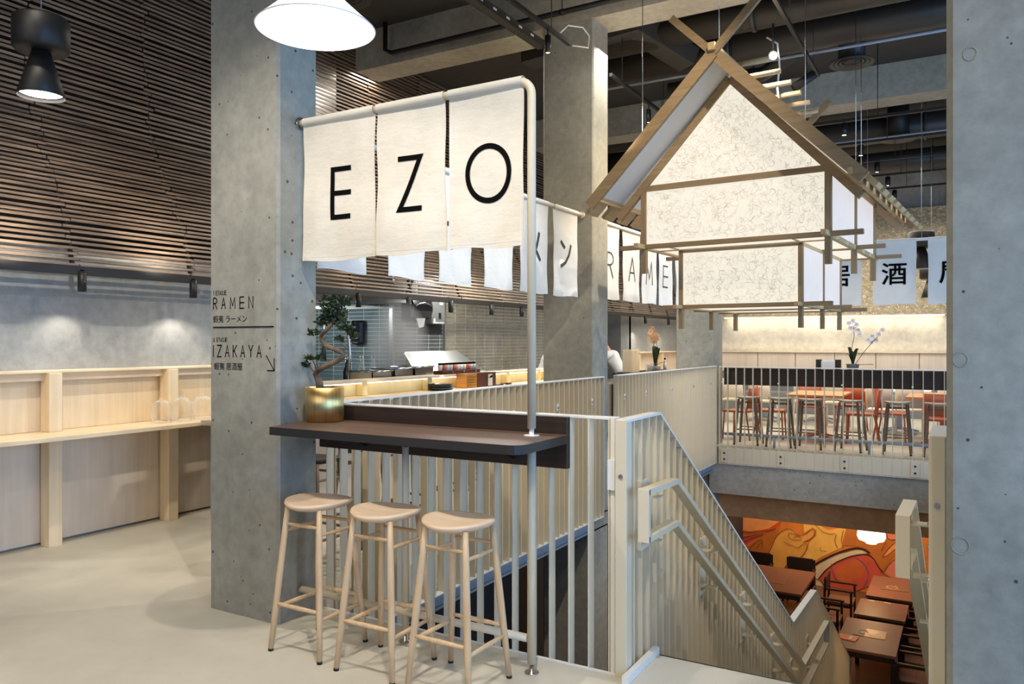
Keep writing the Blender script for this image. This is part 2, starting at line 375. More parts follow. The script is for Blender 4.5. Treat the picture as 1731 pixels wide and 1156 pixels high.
# monoline lettering: polylines in a 0..w by 0..1 box
def arc(cx, cy, rx, ry, a0, a1, n=10): return [(cx+rx*math.cos(math.radians(a0+(a1-a0)*i/n)), cy+ry*math.sin(math.radians(a0+(a1-a0)*i/n))) for i in range(n+1)]
GL = {
 'E': (.5, [[(.5,1),(0,1),(0,0),(.5,0)], [(0,.5),(.5,.5)]]),
 'Z': (.52, [[(0,1),(.52,1),(0,0),(.52,0)]]),
 'O': (.93, [arc(.465,.5,.465,.5,0,360,40)]),
 'R': (.45, [[(0,0),(0,1),(.2,1)]+arc(.2,.75,.24,.25,90,-90,8)+[(0,.5)], [(.2,.5),(.45,0)]]),
 'A': (.5, [[(0,0),(.25,1),(.5,0)], [(.09,.35),(.41,.35)]]),
 'M': (.6, [[(0,0),(.04,1),(.3,.25),(.56,1),(.6,0)]]),
 'N': (.5, [[(0,0),(0,1),(.5,0),(.5,1)]]),
 'I': (.02, [[(0,0),(0,1)]]),
 'K': (.45, [[(0,0),(0,1)], [(.45,1),(0,.4)], [(.13,.55),(.45,0)]]),
 'Y': (.5, [[(0,1),(.25,.5),(.5,1)], [(.25,.5),(.25,0)]]),
 'T': (.4, [[(0,1),(.4,1)], [(.2,1),(.2,0)]]),
 'S': (.4, [[(.4,.88),(.28,1),(.1,1),(0,.85),(.05,.6),(.35,.42),(.4,.15),(.3,0),(.1,0),(0,.12)]]),
 'J': (.3, [[(.3,1),(.3,.15),(.2,0),(.05,.02)]]),
 'U': (.42, [[(0,1),(0,.2),(.1,0),(.32,0),(.42,.2),(.42,1)]]),
 '1': (.15, [[(0,.8),(.15,1),(.15,0)]]),
 ' ': (.3, []),
 'ー': (.8, [[(0,.5),(.8,.5)]]),
 'ン': (.8, [[(.05,.92),(.28,.74)], [(.1,.06),(.4,.2),(.64,.48),(.78,.84)]]),
 'メ': (.8, [[(.66,1),(.5,.55),(.28,.22),(.02,.0)], [(.12,.7),(.42,.45),(.74,.12)]]),
 'ラ': (.8, [[(.1,.95),(.7,.95)], [(0,.65),(.76,.65),(.66,.38),(.45,.14),(.2,.0)]]),
}
def ribbon(mb, pts, w, f, d=0.0, closed=False, seg=None):
    # mitred flat stroke; f maps (u, v, depth) to 3-D
    P = [Vector(p) for p in pts]
    if seg:
        Q = [P[0]]
        for a, b in zip(P, P[1:]):
            n = max(1, int((b-a).length/seg))
            Q += [a+(b-a)*(k/n) for k in range(1, n+1)]
        P = Q
    n = len(P); L = []; R = []
    closed = closed or (P[0]-P[-1]).length < 1e-6
    for i in range(n):
        a = P[(i-1) % (n-1)] if closed else P[max(i-1, 0)]
        b = P[(i+1) % (n-1) if closed and i == n-1 else min(i+1, n-1)]
        d0 = (P[i]-a).normalized() if (P[i]-a).length > 1e-9 else (b-P[i]).normalized()
        d1 = (b-P[i]).normalized() if (b-P[i]).length > 1e-9 else d0
        t = (d0+d1); t = t.normalized() if t.length > 1e-6 else d1
        nrm = Vector((-t.y, t.x)); k = 1/max(0.45, abs(nrm.dot(Vector((-d0.y, d0.x)))))
        q = P[i].copy()
        if not closed:
            if i == 0: q = q - d1*w*0.35
            if i == n-1: q = q + d0*w*0.35
        L.append(q+nrm*w/2*k); R.append(q-nrm*w/2*k)
    vs = [f(p.x, p.y, d) for p in L]+[f(p.x, p.y, d) for p in R]
    mb.add(vs, [(n+i, n+i+1, i+1, i) for i in range(n-1)])
def lettering(txt, h, w, f, spacing=0.35, center=False, hs=1.0, seg=None):
    mb = MB(); tot = sum(GL[c][0]*hs+spacing for c in txt)-spacing
    x = -tot*h/2 if center else 0
    for c in txt:
        gw, st = GL[c]
        for pl in st: ribbon(mb, [(x+px*h*hs, py*h) for px, py in pl], w, f, seg=seg)
        x += (gw*hs+spacing)*h
    return mb
MURAL_SHAPES=[('orange',[(-4.85, -2.1), (-0.19, -2.1), (-0.19, -3.6), (-4.85, -3.71)]),
('deep_red',[(-4.76, -2.16), (-3.39, -2.19), (-3.44, -2.31), (-3.71, -2.43), (-4.12, -2.52), (-4.43, -2.62), (-4.58, -2.96), (-4.76, -2.79)]),
('light_orange',[(-4.5, -2.21), (-3.44, -2.2), (-3.66, -2.38), (-4.05, -2.49), (-4.4, -2.47)]),
('red',[(-4.58, -2.77), (-4.4, -2.6), (-4.12, -2.59), (-3.78, -2.52), (-4.03, -2.7), (-4.25, -2.89), (-4.43, -3.13), (-4.55, -3.06)]),
('brown',[(-3.78, -2.48), (-3.42, -2.29), (-3.49, -2.52), (-3.62, -2.73), (-3.72, -2.97), (-4.05, -3.15), (-4.28, -3.15), (-4.12, -2.84), (-3.9, -2.65)]),
('gold',[(-3.76, -3.04), (-3.61, -2.81), (-3.52, -2.55), (-3.39, -2.4), (-3.25, -2.32), (-3.16, -2.35), (-3.06, -2.45), (-2.92, -2.41), (-2.81, -2.29), (-2.74, -2.29), (-2.74, -2.39), (-2.83, -2.5), (-2.94, -2.57), (-2.88, -2.59), (-2.91, -2.76), (-3.04, -2.92), (-3.18, -3.06), (-3.39, -3.2), (-3.66, -3.19)]),
('yellow',[(-2.97, -2.15), (-2.74, -2.16), (-2.49, -2.27), (-2.27, -2.21), (-2.15, -2.21), (-2.21, -2.43), (-2.24, -2.6), (-2.55, -2.79), (-2.85, -3.0), (-3.09, -3.03), (-2.97, -2.88), (-2.88, -2.71), (-2.85, -2.57), (-2.72, -2.42), (-2.71, -2.3), (-2.79, -2.25), (-2.95, -2.38)]),
('brown',[(-2.15, -2.21), (-1.4, -2.2), (-0.99, -2.25), (-0.94, -2.42), (-1.3, -2.64), (-1.49, -2.96), (-1.63, -2.69), (-1.77, -2.56), (-2.04, -2.53), (-2.2, -2.55)]),
('yellow',[(-2.29, -2.27), (-2.2, -2.24), (-2.22, -2.58), (-2.29, -2.61)]),
('cream',[(-2.88, -3.14), (-2.6, -2.92), (-2.29, -2.73), (-1.96, -2.6), (-1.81, -2.59), (-1.76, -2.64), (-2.04, -2.72), (-2.33, -2.88), (-2.56, -3.1), (-2.69, -3.31), (-2.81, -3.39), (-2.88, -3.28)]),
('cream',[(-2.88, -3.32), (-2.67, -3.29), (-2.58, -3.35), (-2.51, -3.53), (-2.62, -3.57), (-2.88, -3.54)]),
('red',[(-2.67, -3.28), (-2.51, -3.07), (-2.31, -2.89), (-2.02, -2.73), (-1.76, -2.66), (-1.66, -2.71), (-1.57, -2.88), (-1.49, -2.97), (-1.61, -3.21), (-1.94, -3.41), (-2.38, -3.51), (-2.56, -3.42)]),
('orange_red',[(-2.35, -3.05), (-2.15, -2.85), (-1.88, -2.78), (-1.78, -2.92), (-1.87, -3.13), (-2.15, -3.29), (-2.33, -3.24)]),
('pink',[(-1.46, -2.99), (-1.4, -2.83), (-1.24, -2.67), (-0.99, -2.55), (-0.78, -2.57), (-0.78, -3.08), (-1.3, -3.08)]),
('pink',[(-1.4, -2.21), (-1.13, -2.21), (-1.24, -2.31), (-1.38, -2.31)]),
('light_orange',[(-1.49, -2.67), (-1.35, -2.44), (-1.15, -2.27), (-1.23, -2.44), (-1.4, -2.63)])]
MURAL_LINES=[('dark',0.016,[(-2.877, -3.124), (-2.603, -2.891), (-2.288, -2.692), (-1.979, -2.555), (-1.827, -2.559), (-1.72, -2.627)]),
('dark',0.008,[(-2.671, -3.276), (-2.512, -3.059), (-2.31, -2.874), (-2.023, -2.715), (-1.763, -2.644), (-1.645, -2.71), (-1.57, -2.863), (-1.475, -2.978)]),
('dark',0.007,[(-2.877, -3.295), (-2.671, -3.288), (-2.58, -3.358), (-2.512, -3.528)]),
('dark',0.006,[(-4.632, -2.225), (-4.568, -2.385), (-4.478, -2.477), (-4.402, -2.353), (-4.301, -2.214)]),
('dark',0.006,[(-4.478, -2.477), (-4.517, -2.609), (-4.453, -2.691)]),
('maroon',0.006,[(-4.517, -2.609), (-4.339, -2.523), (-4.026, -2.511), (-3.707, -2.434), (-3.513, -2.361)]),
('dark',0.004,[(-4.326, -2.738), (-4.125, -2.599), (-3.78, -2.493)]),
('dark',0.004,[(-4.288, -2.822), (-4.051, -2.64), (-3.756, -2.515)]),
('maroon',0.004,[(-4.125, -2.965), (-3.952, -2.715), (-3.78, -2.593), (-3.78, -2.793)]),
('maroon',0.004,[(-3.902, -2.81), (-3.804, -2.671)]),
('maroon',0.005,[(-3.707, -2.971), (-3.61, -2.796), (-3.525, -2.549), (-3.394, -2.396), (-3.251, -2.317), (-3.157, -2.355), (-3.063, -2.454), (-2.924, -2.412), (-2.808, -2.288), (-2.739, -2.292), (-2.739, -2.389), (-2.831, -2.498), (-2.97, -2.576)]),
('maroon',0.004,[(-3.251, -2.428), (-3.181, -2.407), (-3.04, -2.475)]),
('maroon',0.004,[(-3.251, -2.428), (-3.263, -2.516), (-3.169, -2.553), (-2.993, -2.531)]),
('maroon',0.004,[(-3.346, -2.613), (-3.204, -2.668), (-3.063, -2.711), (-2.993, -2.628), (-2.877, -2.577), (-2.912, -2.764), (-3.04, -2.916), (-3.133, -3.015)]),
('maroon',0.004,[(-3.157, -2.502), (-3.04, -2.451), (-2.993, -2.506)]),
('maroon',0.004,[(-2.716, -2.205), (-2.625, -2.291), (-2.489, -2.346), (-2.355, -2.318)]),
('maroon',0.004,[(-2.625, -2.641), (-2.648, -2.704), (-2.512, -2.698)]),
('maroon',0.005,[(-2.332, -2.339), (-2.366, -2.475), (-2.31, -2.599)]),
('maroon',0.004,[(-2.199, -2.239), (-2.243, -2.435), (-2.199, -2.584)]),
('purple',0.007,[(-2.422, -2.938), (-2.411, -3.08), (-2.355, -3.204), (-2.288, -3.277)]),
('purple',0.007,[(-1.979, -2.745), (-1.827, -2.83), (-1.741, -2.97), (-1.741, -3.146), (-1.827, -3.301)]),
('maroon',0.005,[(-1.485, -2.665), (-1.349, -2.437), (-1.151, -2.262)]),
('maroon',0.005,[(-1.464, -2.976), (-1.38, -2.801), (-1.213, -2.639), (-0.987, -2.539)]),
('maroon',0.004,[(-1.422, -2.366), (-1.507, -2.551)]),
('maroon',0.004,[(-1.422, -2.215), (-1.38, -2.325), (-1.213, -2.293), (-1.11, -2.211)])]
TRUNK=[(-3.145, 3.25, 1.288), (-3.163, 3.25, 1.327), (-3.181, 3.25, 1.37), (-3.15, 3.25, 1.397), (-3.096, 3.25, 1.415), (-3.035, 3.25, 1.439), (-2.987, 3.25, 1.465), (-2.978, 3.25, 1.488), (-3.017, 3.25, 1.508), (-3.079, 3.25, 1.524), (-3.127, 3.25, 1.55), (-3.15, 3.25, 1.577), (-3.123, 3.25, 1.6), (-3.079, 3.25, 1.622), (-3.048, 3.25, 1.652), (-3.035, 3.25, 1.687), (-3.026, 3.25, 1.727)]
TRUNK_R=[0.017, 0.015, 0.014, 0.0125, 0.012, 0.0115, 0.011, 0.01, 0.0105, 0.01, 0.009, 0.0085, 0.009, 0.0085, 0.008, 0.006, 0.004]
TWIGS=[[(-3.177, 3.25, 1.367), (-3.222, 3.25, 1.403), (-3.273, 3.25, 1.432), (-3.314, 3.25, 1.449)], [(-3.177, 3.25, 1.367), (-3.19, 3.25, 1.417), (-3.195, 3.25, 1.45)], [(-3.123, 3.25, 1.6), (-3.159, 3.25, 1.61), (-3.195, 3.25, 1.6)], [(-3.048, 3.25, 1.652), (-2.995, 3.25, 1.635), (-2.94, 3.25, 1.602), (-2.901, 3.25, 1.582)], [(-3.035, 3.25, 1.687), (-3.092, 3.25, 1.715), (-3.127, 3.25, 1.742)], [(-3.026, 3.25, 1.727), (-3.008, 3.25, 1.765), (-2.974, 3.25, 1.784)], [(-2.974, 3.25, 1.488), (-2.965, 3.25, 1.527), (-3.0, 3.25, 1.56)], [(-3.026, 3.25, 1.707), (-2.982, 3.25, 1.674), (-2.952, 3.25, 1.647)]]
CLUSTERS=[(-3.079, 1.774, 0.04, 0.03), (-3.008, 1.765, 0.049, 0.033), (-2.952, 1.77, 0.026, 0.023), (-3.052, 1.724, 0.046, 0.033), (-3.096, 1.698, 0.026, 0.026), (-2.995, 1.706, 0.033, 0.026), (-3.136, 1.659, 0.023, 0.02), (-3.19, 1.6, 0.023, 0.016), (-2.974, 1.641, 0.033, 0.026), (-2.901, 1.582, 0.023, 0.02), (-2.995, 1.563, 0.02, 0.013), (-3.083, 1.659, 0.023, 0.023), (-3.324, 1.445, 0.02, 0.013), (-3.222, 1.46, 0.02, 0.013), (-3.159, 1.464, 0.02, 0.013), (-3.259, 1.419, 0.02, 0.013), (-3.035, 1.674, 0.03, 0.02), (-2.931, 1.615, 0.02, 0.016)]
# ================================================================== SETTING
fl = MB()
fl.box(-9, 4.5, -4.5, 3.39, -0.3, 0)
fl.box(-9, -3.36, 3.39, 22, -0.3, 0)
fl.box(-3.36, 4.5, 11.6, 22, -0.3, 0)
fl.box(0.25, 4.5, 3.39, 11.6, -0.3, 0)
struct('floor', fl, 'screed', 'pale polished screed floor around the stair opening')
struct('floor', B(-9, 4.5, -4.5, 22, -3.65, -3.42), 'lower_floor_wood', 'brown floor of the lower dining room')
struct('ceiling', B(-9, 4.5, -4.5, 22, 5.30, 5.5), 'ceiling_paint', 'dark painted slab high overhead')
lw = struct('wall_left', MB().box(-6.36, -6.16, -1.0, 5.2, 0, 2.3), 'plaster', 'grey plaster wall above the pale wooden wall counter')
struct('wall_left', B(-6.36, -6.16, 15.4, 18.6, 0, 2.4), 'plaster', 'grey wall stretch with two scallops of light behind an orchid')
struct('wall_left_upper', B(-8.9, -8.7, -2, 22, 2.3, 5.3), 'black_paint', 'dark wall behind the timber slats')
struct('wall_back', B(-6.4, 4.5, 18.6, 18.8, -0.1, 5.3), 'concrete_wall', 'pale concrete wall closing the far dining area')
wk1 = struct('wall_kitchen', B(-6.8, -6.6, 8.14, 14.2, 0, 3.2), 'grout', 'kitchen wall carrying beige tiles')
wk2 = struct('wall_kitchen', B(-8.9, -6.8, 8.14, 8.34, 0, 3.2), 'grout', 'kitchen alcove wall carrying blue grey tiles')
struct('wall_kitchen', B(-8.9, -8.7, 5.0, 8.2, 0, 2.3), 'panel_grey')
struct('wall_kitchen', B(-8.9, -6.16, 5.0, 5.2, 0, 2.3), 'panel_grey')
struct('wall_service', B(-6.9, -6.7, 14.2, 18.6, 0, 2.6), 'panel_grey', 'grey service wall with a door')
struct('wall_service', B(-6.7, -6.16, 14.95, 15.5, 0, 2.4), 'panel_grey')
dr = struct('door_1', B(-6.7, -6.66, 13.95+.4, 14.85, 0, 2.02), 'door_grey', 'dark grey service door beside the third column')
for a in ((-6.7,-6.62,14.25,14.33,0,2.1), (-6.7,-6.62,14.86,14.94,0,2.1), (-6.7,-6.62,14.33,14.86,2.04,2.1)): B(*a).build('door_frame', 'panel_grey', dr)
MB().tube([(-6.66,14.45,1.0),(-6.60,14.45,1.0),(-6.60,14.56,1.0)], 0.01, 6).build('door_handle', 'chrome', dr)
# lower storey
struct('wall_lower_left', B(-4.4, -4.2, 3.5, 17, -3.42, -0.3), 'lower_wall', 'dark wall under the left walkway')
struct('wall_lower_back', B(-6, 4.5, 17.02, 17.2, -3.42, -0.3), 'warm_lit_concrete', 'lower dining room back wall behind the mural')
struct('wall_lower_front', B(-4.2, 4.5, 3.0, 3.2, -3.42, -0.3), 'lower_wall')
struct('ceiling_lower', B(-6, 4.5, 12.3, 17.02, -0.42, -0.3), 'warm_lit_concrete', 'lower dining room soffit')
struct('trim_1', B(-3.36, 0.3, 11.58, 11.9, -0.69, -0.005), 'concrete', 'concrete edge of the far slab under the railing')
struct('trim_2', B(-3.9, 0.6, 11.9, 12.3, -1.08, -0.3), 'warm_lit_concrete', 'downstand beam over the lower dining room')
eb = MB().box(-3.375, -3.33, 3.42, 11.58, -0.37, -0.21).box(-3.34, -3.30, 3.42, 11.58, -0.23, -0.215).box(-3.34, -3.30, 3.42, 11.58, -0.375, -0.36)
struct('trim_3', eb, 'grey_steel', 'blue grey steel edge channel along the left side of the opening')
struct('trim_4', B(-3.27, 0.2, 3.385, 3.405, -0.30, 0.004), 'white_steel', 'white steel edge strip of the near floor')

# concrete columns
def column(x0, x1, y0, y1, z0, z1, label, c=0.015, seams=()):
    mb = MB(); poly = [(x0+c,y0),(x1-c,y0),(x1,y0+c),(x1,y1-c),(x1-c,y1),(x0+c,y1),(x0,y1-c),(x0,y0+c)]
    mb.prism(poly, z0, z1)
    o = mb.build('concrete_column', 'concrete_column'); tag(o, label, 'column'); o['kind'] = 'structure'
    return o
c1 = column(-3.835, -3.27, 3.06, 3.36, 0, 5.3, 'bare concrete column with black lettering behind the first bar stool')
c2 = column(-3.88, -3.30, 7.283, 7.66, -3.42, 4.84, 'tall concrete column between the kitchen banners and the lantern house')
c3 = column(-3.90, -3.30, 11.66, 12.1, -3.42, 4.84, 'far concrete column where the left and far railings meet')
c4 = column(-0.07, 1.6, 3.06, 3.45, -3.42, 5.3, 'wide blue lit concrete pier at the right edge', 0.02)
# cast-in tie rings and rough seams on the piers
def ring(par, cx, z, r=0.022, y=None, tilt=1.0):
    mb = MB(); pts = [(cx+r*math.cos(t*PI/8), y-0.001, z+r*1.1*math.sin(t*PI/8)) for t in range(17)]
    mb.tube(pts, 0.0022, 6, False); mb.build('tie_ring', 'concrete', par, world=True)
ring(c4, -0.028, 1.49, y=3.06); ring(c4, -0.028, 0.86, r=0.026, y=3.06); ring(c4, 0.0, 2.52, r=0.02, y=3.06)
# beams
def beam(a, lab):
    o = B(*a).build('concrete_beam', 'concrete_beam'); tag(o, lab, 'beam'); o['kind'] = 'structure'; return o
beam((-6.46, 4.5, 7.283, 7.72, 4.84, 5.3), 'near concrete ceiling beam resting on the middle column')
beam((-6.46, 4.5, 11.66, 12.12, 4.84, 5.3), 'far concrete ceiling beam above the back railing')
beam((-6.46, 4.5, 2.9, 3.3, 4.95, 5.3), 'concrete ceiling beam over the entrance counter')

# far wall finishes
pw = thing('wall_panelling', 'pale wooden panelling along the foot of the far concrete wall', 'panelling', (-2.5, 18.56, 0))
xs = [-5.9+0.83*i for i in range(13)]
for a, b_ in zip(xs, xs[1:]): BB(a+.006, b_-.006, 18.52, 18.58, 0.05, 1.31, c=.004).build('panel', 'panel_wood', pw, True)
B(-6.1, 4.0, 18.46, 18.6, 1.315, 1.335).build('panel_cap', 'birch', pw, True)
tp = thing('textured_panel', 'large carved sandy panel high on the far wall behind the banners', 'panel', (-2.8, 18.5, 2.15))
mb = MB(); nx, nz = 220, 110
vs = []; x0, x1, z0, z1 = -5.04, -0.42, 2.15, 4.36
for j in range(nz+1):
    for i in range(nx+1):
        x = x0+(x1-x0)*i/nx; z = z0+(z1-z0)*j/nz
        h = math.sin(x*55+3*math.sin(z*31)+2.5*math.sin(x*17+z*23))*math.sin(z*60+3*math.sin(x*37))*0.5+random.random()*0.5
        vs.append((x, 18.40-0.035*h, z))
fs = [(j*(nx+1)+i, j*(nx+1)+i+1, (j+1)*(nx+1)+i+1, (j+1)*(nx+1)+i) for j in range(nz) for i in range(nx)]
mb.add(vs, fs, True); mb.build('carved_face', 'rough_panel', tp, True)
B(x0, x1, 18.40, 18.58, z0-.03, z1).build('backing_board', 'panel_wood', tp, True)
struct('trim_5', B(-5.0, -0.46, 18.50, 18.53, 2.10, 2.115), 'led_strip', 'concealed light strip under the textured panel')
area('cove_light', (-2.7, 18.42, 2.09), (-2.7, 18.60, 1.4), 4.4, 0.06, 26, WARM)
area('cove_light', (-2.4, 18.44, 1.37), (-2.4, 18.60, 1.9), 6.5, 0.05, 10, WARM)
struct('trim_6', B(-0.40, 4.4, 18.5, 18.6, 2.15, 5.3), 'black_paint')

# kitchen tiles (stack bond, real relief)
def tiles(name, mat, plane, u0, u1, z0, z1, tw=0.272, th=0.053, g=0.009, wpar=None):
    mb = MB(); u = u0
    while u < u1-0.02:
        z = z0; e = min(u+tw-g*2, u1)
        while z < z1-0.02:
            d = random.uniform(0.006, 0.009)
            if plane[0] == 'x': mb.box(plane[1], plane[1]+d, u, e, z, min(z+th-g, z1))
            else: mb.box(u, e, plane[1]-d, plane[1], z, min(z+th-g, z1))
            z += th
        u += tw
    o = mb.build(name, mat); o['kind'] = 'stuff'; o.parent = wpar; return o
tiles('wall_tiles', 'tile_blue', ('y', 8.14), -8.7, -6.62, 0.9, 3.1, wpar=wk2)['label'] = 'blue grey stacked tiles in the kitchen alcove left of the steam'
tiles('wall_tiles', 'tile_dark', ('x', -6.6), 8.15, 9.30, 0.9, 3.1, wpar=wk1)['label'] = 'smoky grey stacked tiles behind the towel dispenser'
tiles('wall_tiles', 'tile_beige', ('x', -6.6), 9.36, 13.9, 0.9, 3.1, wpar=wk1)['label'] = 'beige stacked tiles on the kitchen wall beside the white pole'
struct('trim_7', B(-6.6, -6.57, 9.31, 9.345, 0.9, 3.1), 'stainless')
struct('trim_8', B(-6.62, -6.56, 8.11, 8.15, 0.9, 3.1), 'stainless')

# ================================================================== SLATTED CANOPY
prof = [(-5.90,2.14),(-5.95,2.32),(-6.0,2.48),(-6.14,2.76),(-6.30,3.03),(-6.40,3.22),(-6.47,3.42),(-6.53,3.8),(-6.58,4.3),(-6.60,4.9),(-6.60,5.25)]
cp = thing('slat_canopy', 'curved wall of dark horizontal timber slats above the counters', 'slat canopy', (-5.9, 2, 2.14))
def along(prof, step):
    out = []; acc = 0; target = 0
    for (a, b_) in zip(prof, prof[1:]):
        A = Vector((a[0], a[1])); Bv = Vector((b_[0], b_[1])); L = (Bv-A).length
        while target <= acc+L:
            t = (target-acc)/L; p = A+(Bv-A)*t; d = (Bv-A).normalized(); out.append((p.x, p.y, d)); target += step
        acc += L
    return out
sl = along(prof, 0.0455)
Y0, Y1 = 1.0, 18.5
ribs = [1.375+1.053*k for k in range(17)]
for i, (x, z, d) in enumerate(sl):
    mb = MB(); cuts = [Y0]+[r+random.uniform(-.05,.05) for r in ribs]+[Y1]
    for a, b_ in zip(cuts, cuts[1:]):
        jx = random.uniform(-.009,.009); jz = random.uniform(-.005,.005)
        n = Vector((-d.y, d.x)); hw, ht = 0.0105, 0.005
        if n.x < 0: n = -n
        c_ = Vector((x+jx, z+jz))
        q = [c_ - d*hw - n*ht, c_ + d*hw - n*ht, c_ + d*hw + n*ht, c_ - d*hw + n*ht]
        vs = [(p.x, a+.004, p.y) for p in q]+[(p.x, b_-.004, p.y) for p in q]
        mb.add(vs, [(0,3,2,1),(4,5,6,7),(0,1,5,4),(1,2,6,5),(2,3,7,6),(3,0,4,7)])
    mb.build('slat', 'slat_wood', cp, True)
for r in ribs:
    mb = MB()
    for (a, b_) in zip(prof, prof[1:]): mb.bar((a[0]-.03, r, a[1]), (b_[0]-.03, r, b_[1]), 0.035, 0.02, (0,1,0))
    mb.build('rib', 'black_paint', cp, True)
B(-5.93, -5.86, Y0, Y1, 2.065, 2.13).build('edge_beam', 'black_paint', cp, True)
B(-6.0, -5.93, Y0, Y1, 2.10, 2.125).build('edge_angle', 'black_paint', cp, True)
for yy in (1.9, 3.0, 4.2, 6.6, 8.2, 9.8): spot('slat_light', (-5.55, yy, 2.15), (-6.35, yy, 3.0), 30 if yy < 5 else 10, (1.0, .90, .76), 120, 0.9, 0.03)

# spotlights hanging from the canopy edge
def can_light(loc, label, group, lit=None, h=0.15, r=0.026, aim=None, power=0, drop=0.03, dim=False):
    t = thing('spotlight', label, 'spotlight', loc, 0, group)
    MB().lathe([(0.0,0),(r,0),(r,-h),(r*.8,-h),(r*.75,-h+.012),(0,-h+.012)], 16).build('housing', 'black_paint', t)
    MB().lathe([(0,-h+.008),(r*.78,-h+.008)], 16).build('lens', 'lens', t)
    MB().bar((0,0,0),(0,0,drop),0.012,0.012).bar((-.012,0,drop),(.012,0,drop),0.03,0.006).build('bracket', 'black_paint', t)
    if power: 
        s = spot('spot_beam', (loc[0], loc[1], loc[2]-h-.01), aim, power, WARM, 60, 0.8, 0.02)
    return t
G = 'spotlights under the slat canopy'
def wall_can(y, label, x=-5.86, pw=16.0, wx=-6.16, zb=1.1):
    t = thing('spotlight', label, 'spotlight', (x, y, 2.09), 0, G)
    MB().lathe([(0,0.0),(.031,0),(.031,-.155),(.026,-.155),(.024,-.143),(0,-.143)], 14).build('housing', 'black_paint', t)
    MB().lathe([(0,-.148),(.024,-.148)], 14).build('lens', 'lens', t)
    MB().box(-.03,.0,-.015,.015,0,.012).box(-.055,-.03,-.006,.006,0,.05).build('bracket', 'black_paint', t)
    for s_ in (-1, 1): MB().lathe([(0,0),(.006,.0),(.006,.004),(0,.004)], 8, (0.031, 0, -.05+.03*s_)).build('screw', 'chrome', t)
    if pw:
        spot('canopy_beam', (x-.12, y, 1.95), (x-.20, y, 1.2), pw*.55, WARM2, 76, 0.5, 0.01)
        spot('canopy_beam', (x, y, 1.932), (x-.02, y, 0), pw*.35, WARM2, 124, 0.25, 0.012)
wall_can(2.50, 'black can spotlight at the far left end of the wall counter')
wall_can(3.515, 'left black can spotlight above the left wall counter')
wall_can(4.508, 'black can spotlight above the wall counter, beside the lettered column')
wall_can(6.65, 'black can spotlight half behind the bonsai crown', pw=0)
wall_can(7.55, 'black spotlight above the towel dispenser', pw=0)
wall_can(8.441, 'black can spotlight at the left edge of the beige tiles', pw=0)
wall_can(9.454, 'black can spotlight over the middle of the beige tiles', pw=0)
wall_can(10.32, 'black can spotlight over the beige tiles, beside the white pole', pw=0)
wall_can(15.56, 'left black can spotlight above the distant peach orchid', pw=20)
wall_can(17.02, 'right black can spotlight above the distant peach orchid', pw=20)

# ================================================================== LEFT WALL COUNTER
wc = thing('wall_counter', 'pale birch wall counter with posts and a narrow shelf, left wall', 'counter', (-6.0, 3, 0))
BB(-6.165, -6.0, -0.9, 5.15, 1.315, 1.335).build('ledge', 'birch', wc, True)
B(-6.10, -6.06, -0.9, 5.15, 1.255, 1.314).build('ledge_rail', 'birch', wc, True)
BB(-6.15, -5.66, -0.9, 5.15, 0.835, 0.868).build('shelf', 'birch', wc, True)
for i, y in enumerate([-0.4, 0.55, 1.5, 2.45, 3.385, 4.40]):
    BB(-6.10, -5.98, y-.05, y+.05, 0.869, 1.314).build('upper_post', 'birch_z', wc, True)
    BB(-6.10, -5.98, y-.05, y+.05, 0.0, 0.834).build('lower_post', 'birch_z', wc, True)
ys = [-0.9, -0.4, .55, 1.5, 2.45, 3.385, 4.40, 5.15]
for a, b_ in zip(ys, ys[1:]):
    B(-6.16, -6.125, a+.003, b_-.003, 0.02, 0.83).build('lower_panel', 'panel_wood', wc, True)
    B(-6.16, -6.125, a+.003, b_-.003, 0.87, 1.31).build('upper_panel', 'birch_z', wc, True)
# glass jars on the shelf
def jar(y, w, h, lab):
    t = thing('glass_container', lab, 'container', (-5.9, y, .868), 0, 'clear containers on the wall counter')
    MB().lathe([(0,.001),(w*.9,.001),(w,.02),(w,h*.72),(w*.8,h*.9),(w*.4,h),(0,h)], 18).build('dome', 'clear_glass', t)
    MB().lathe([(0,h),(.016,h),(.016,h+.02),(0,h+.02)], 10).build('knob', 'clear_glass', t)
jar(4.22, .075, .19, 'clear glass container on the left shelf, the one nearer the wooden post')
jar(4.42, .085, .20, 'middle clear glass container on the left shelf')
jar(4.64, .09, .20, 'clear glass container on the left shelf touching the lettered column')

# far stretch of the same counter
wc2 = thing('wall_counter', 'pale wooden ledge and shelf behind the distant peach orchid', 'counter', (-6.0, 16.5, 0))
BB(-6.165, -5.95, 15.5, 18.5, 1.315, 1.34).build('ledge', 'birch', wc2, True)
BB(-6.15, -5.66, 15.5, 18.5, 0.835, 0.868).build('shelf', 'birch', wc2, True)
for y in (15.55, 17.0, 18.45): BB(-6.1, -5.98, y-.05, y+.05, .869, 1.314).build('post', 'birch_z', wc2, True)
B(-6.16, -6.125, 15.5, 18.5, 0.02, 1.31).build('back_panel', 'panel_wood', wc2, True)
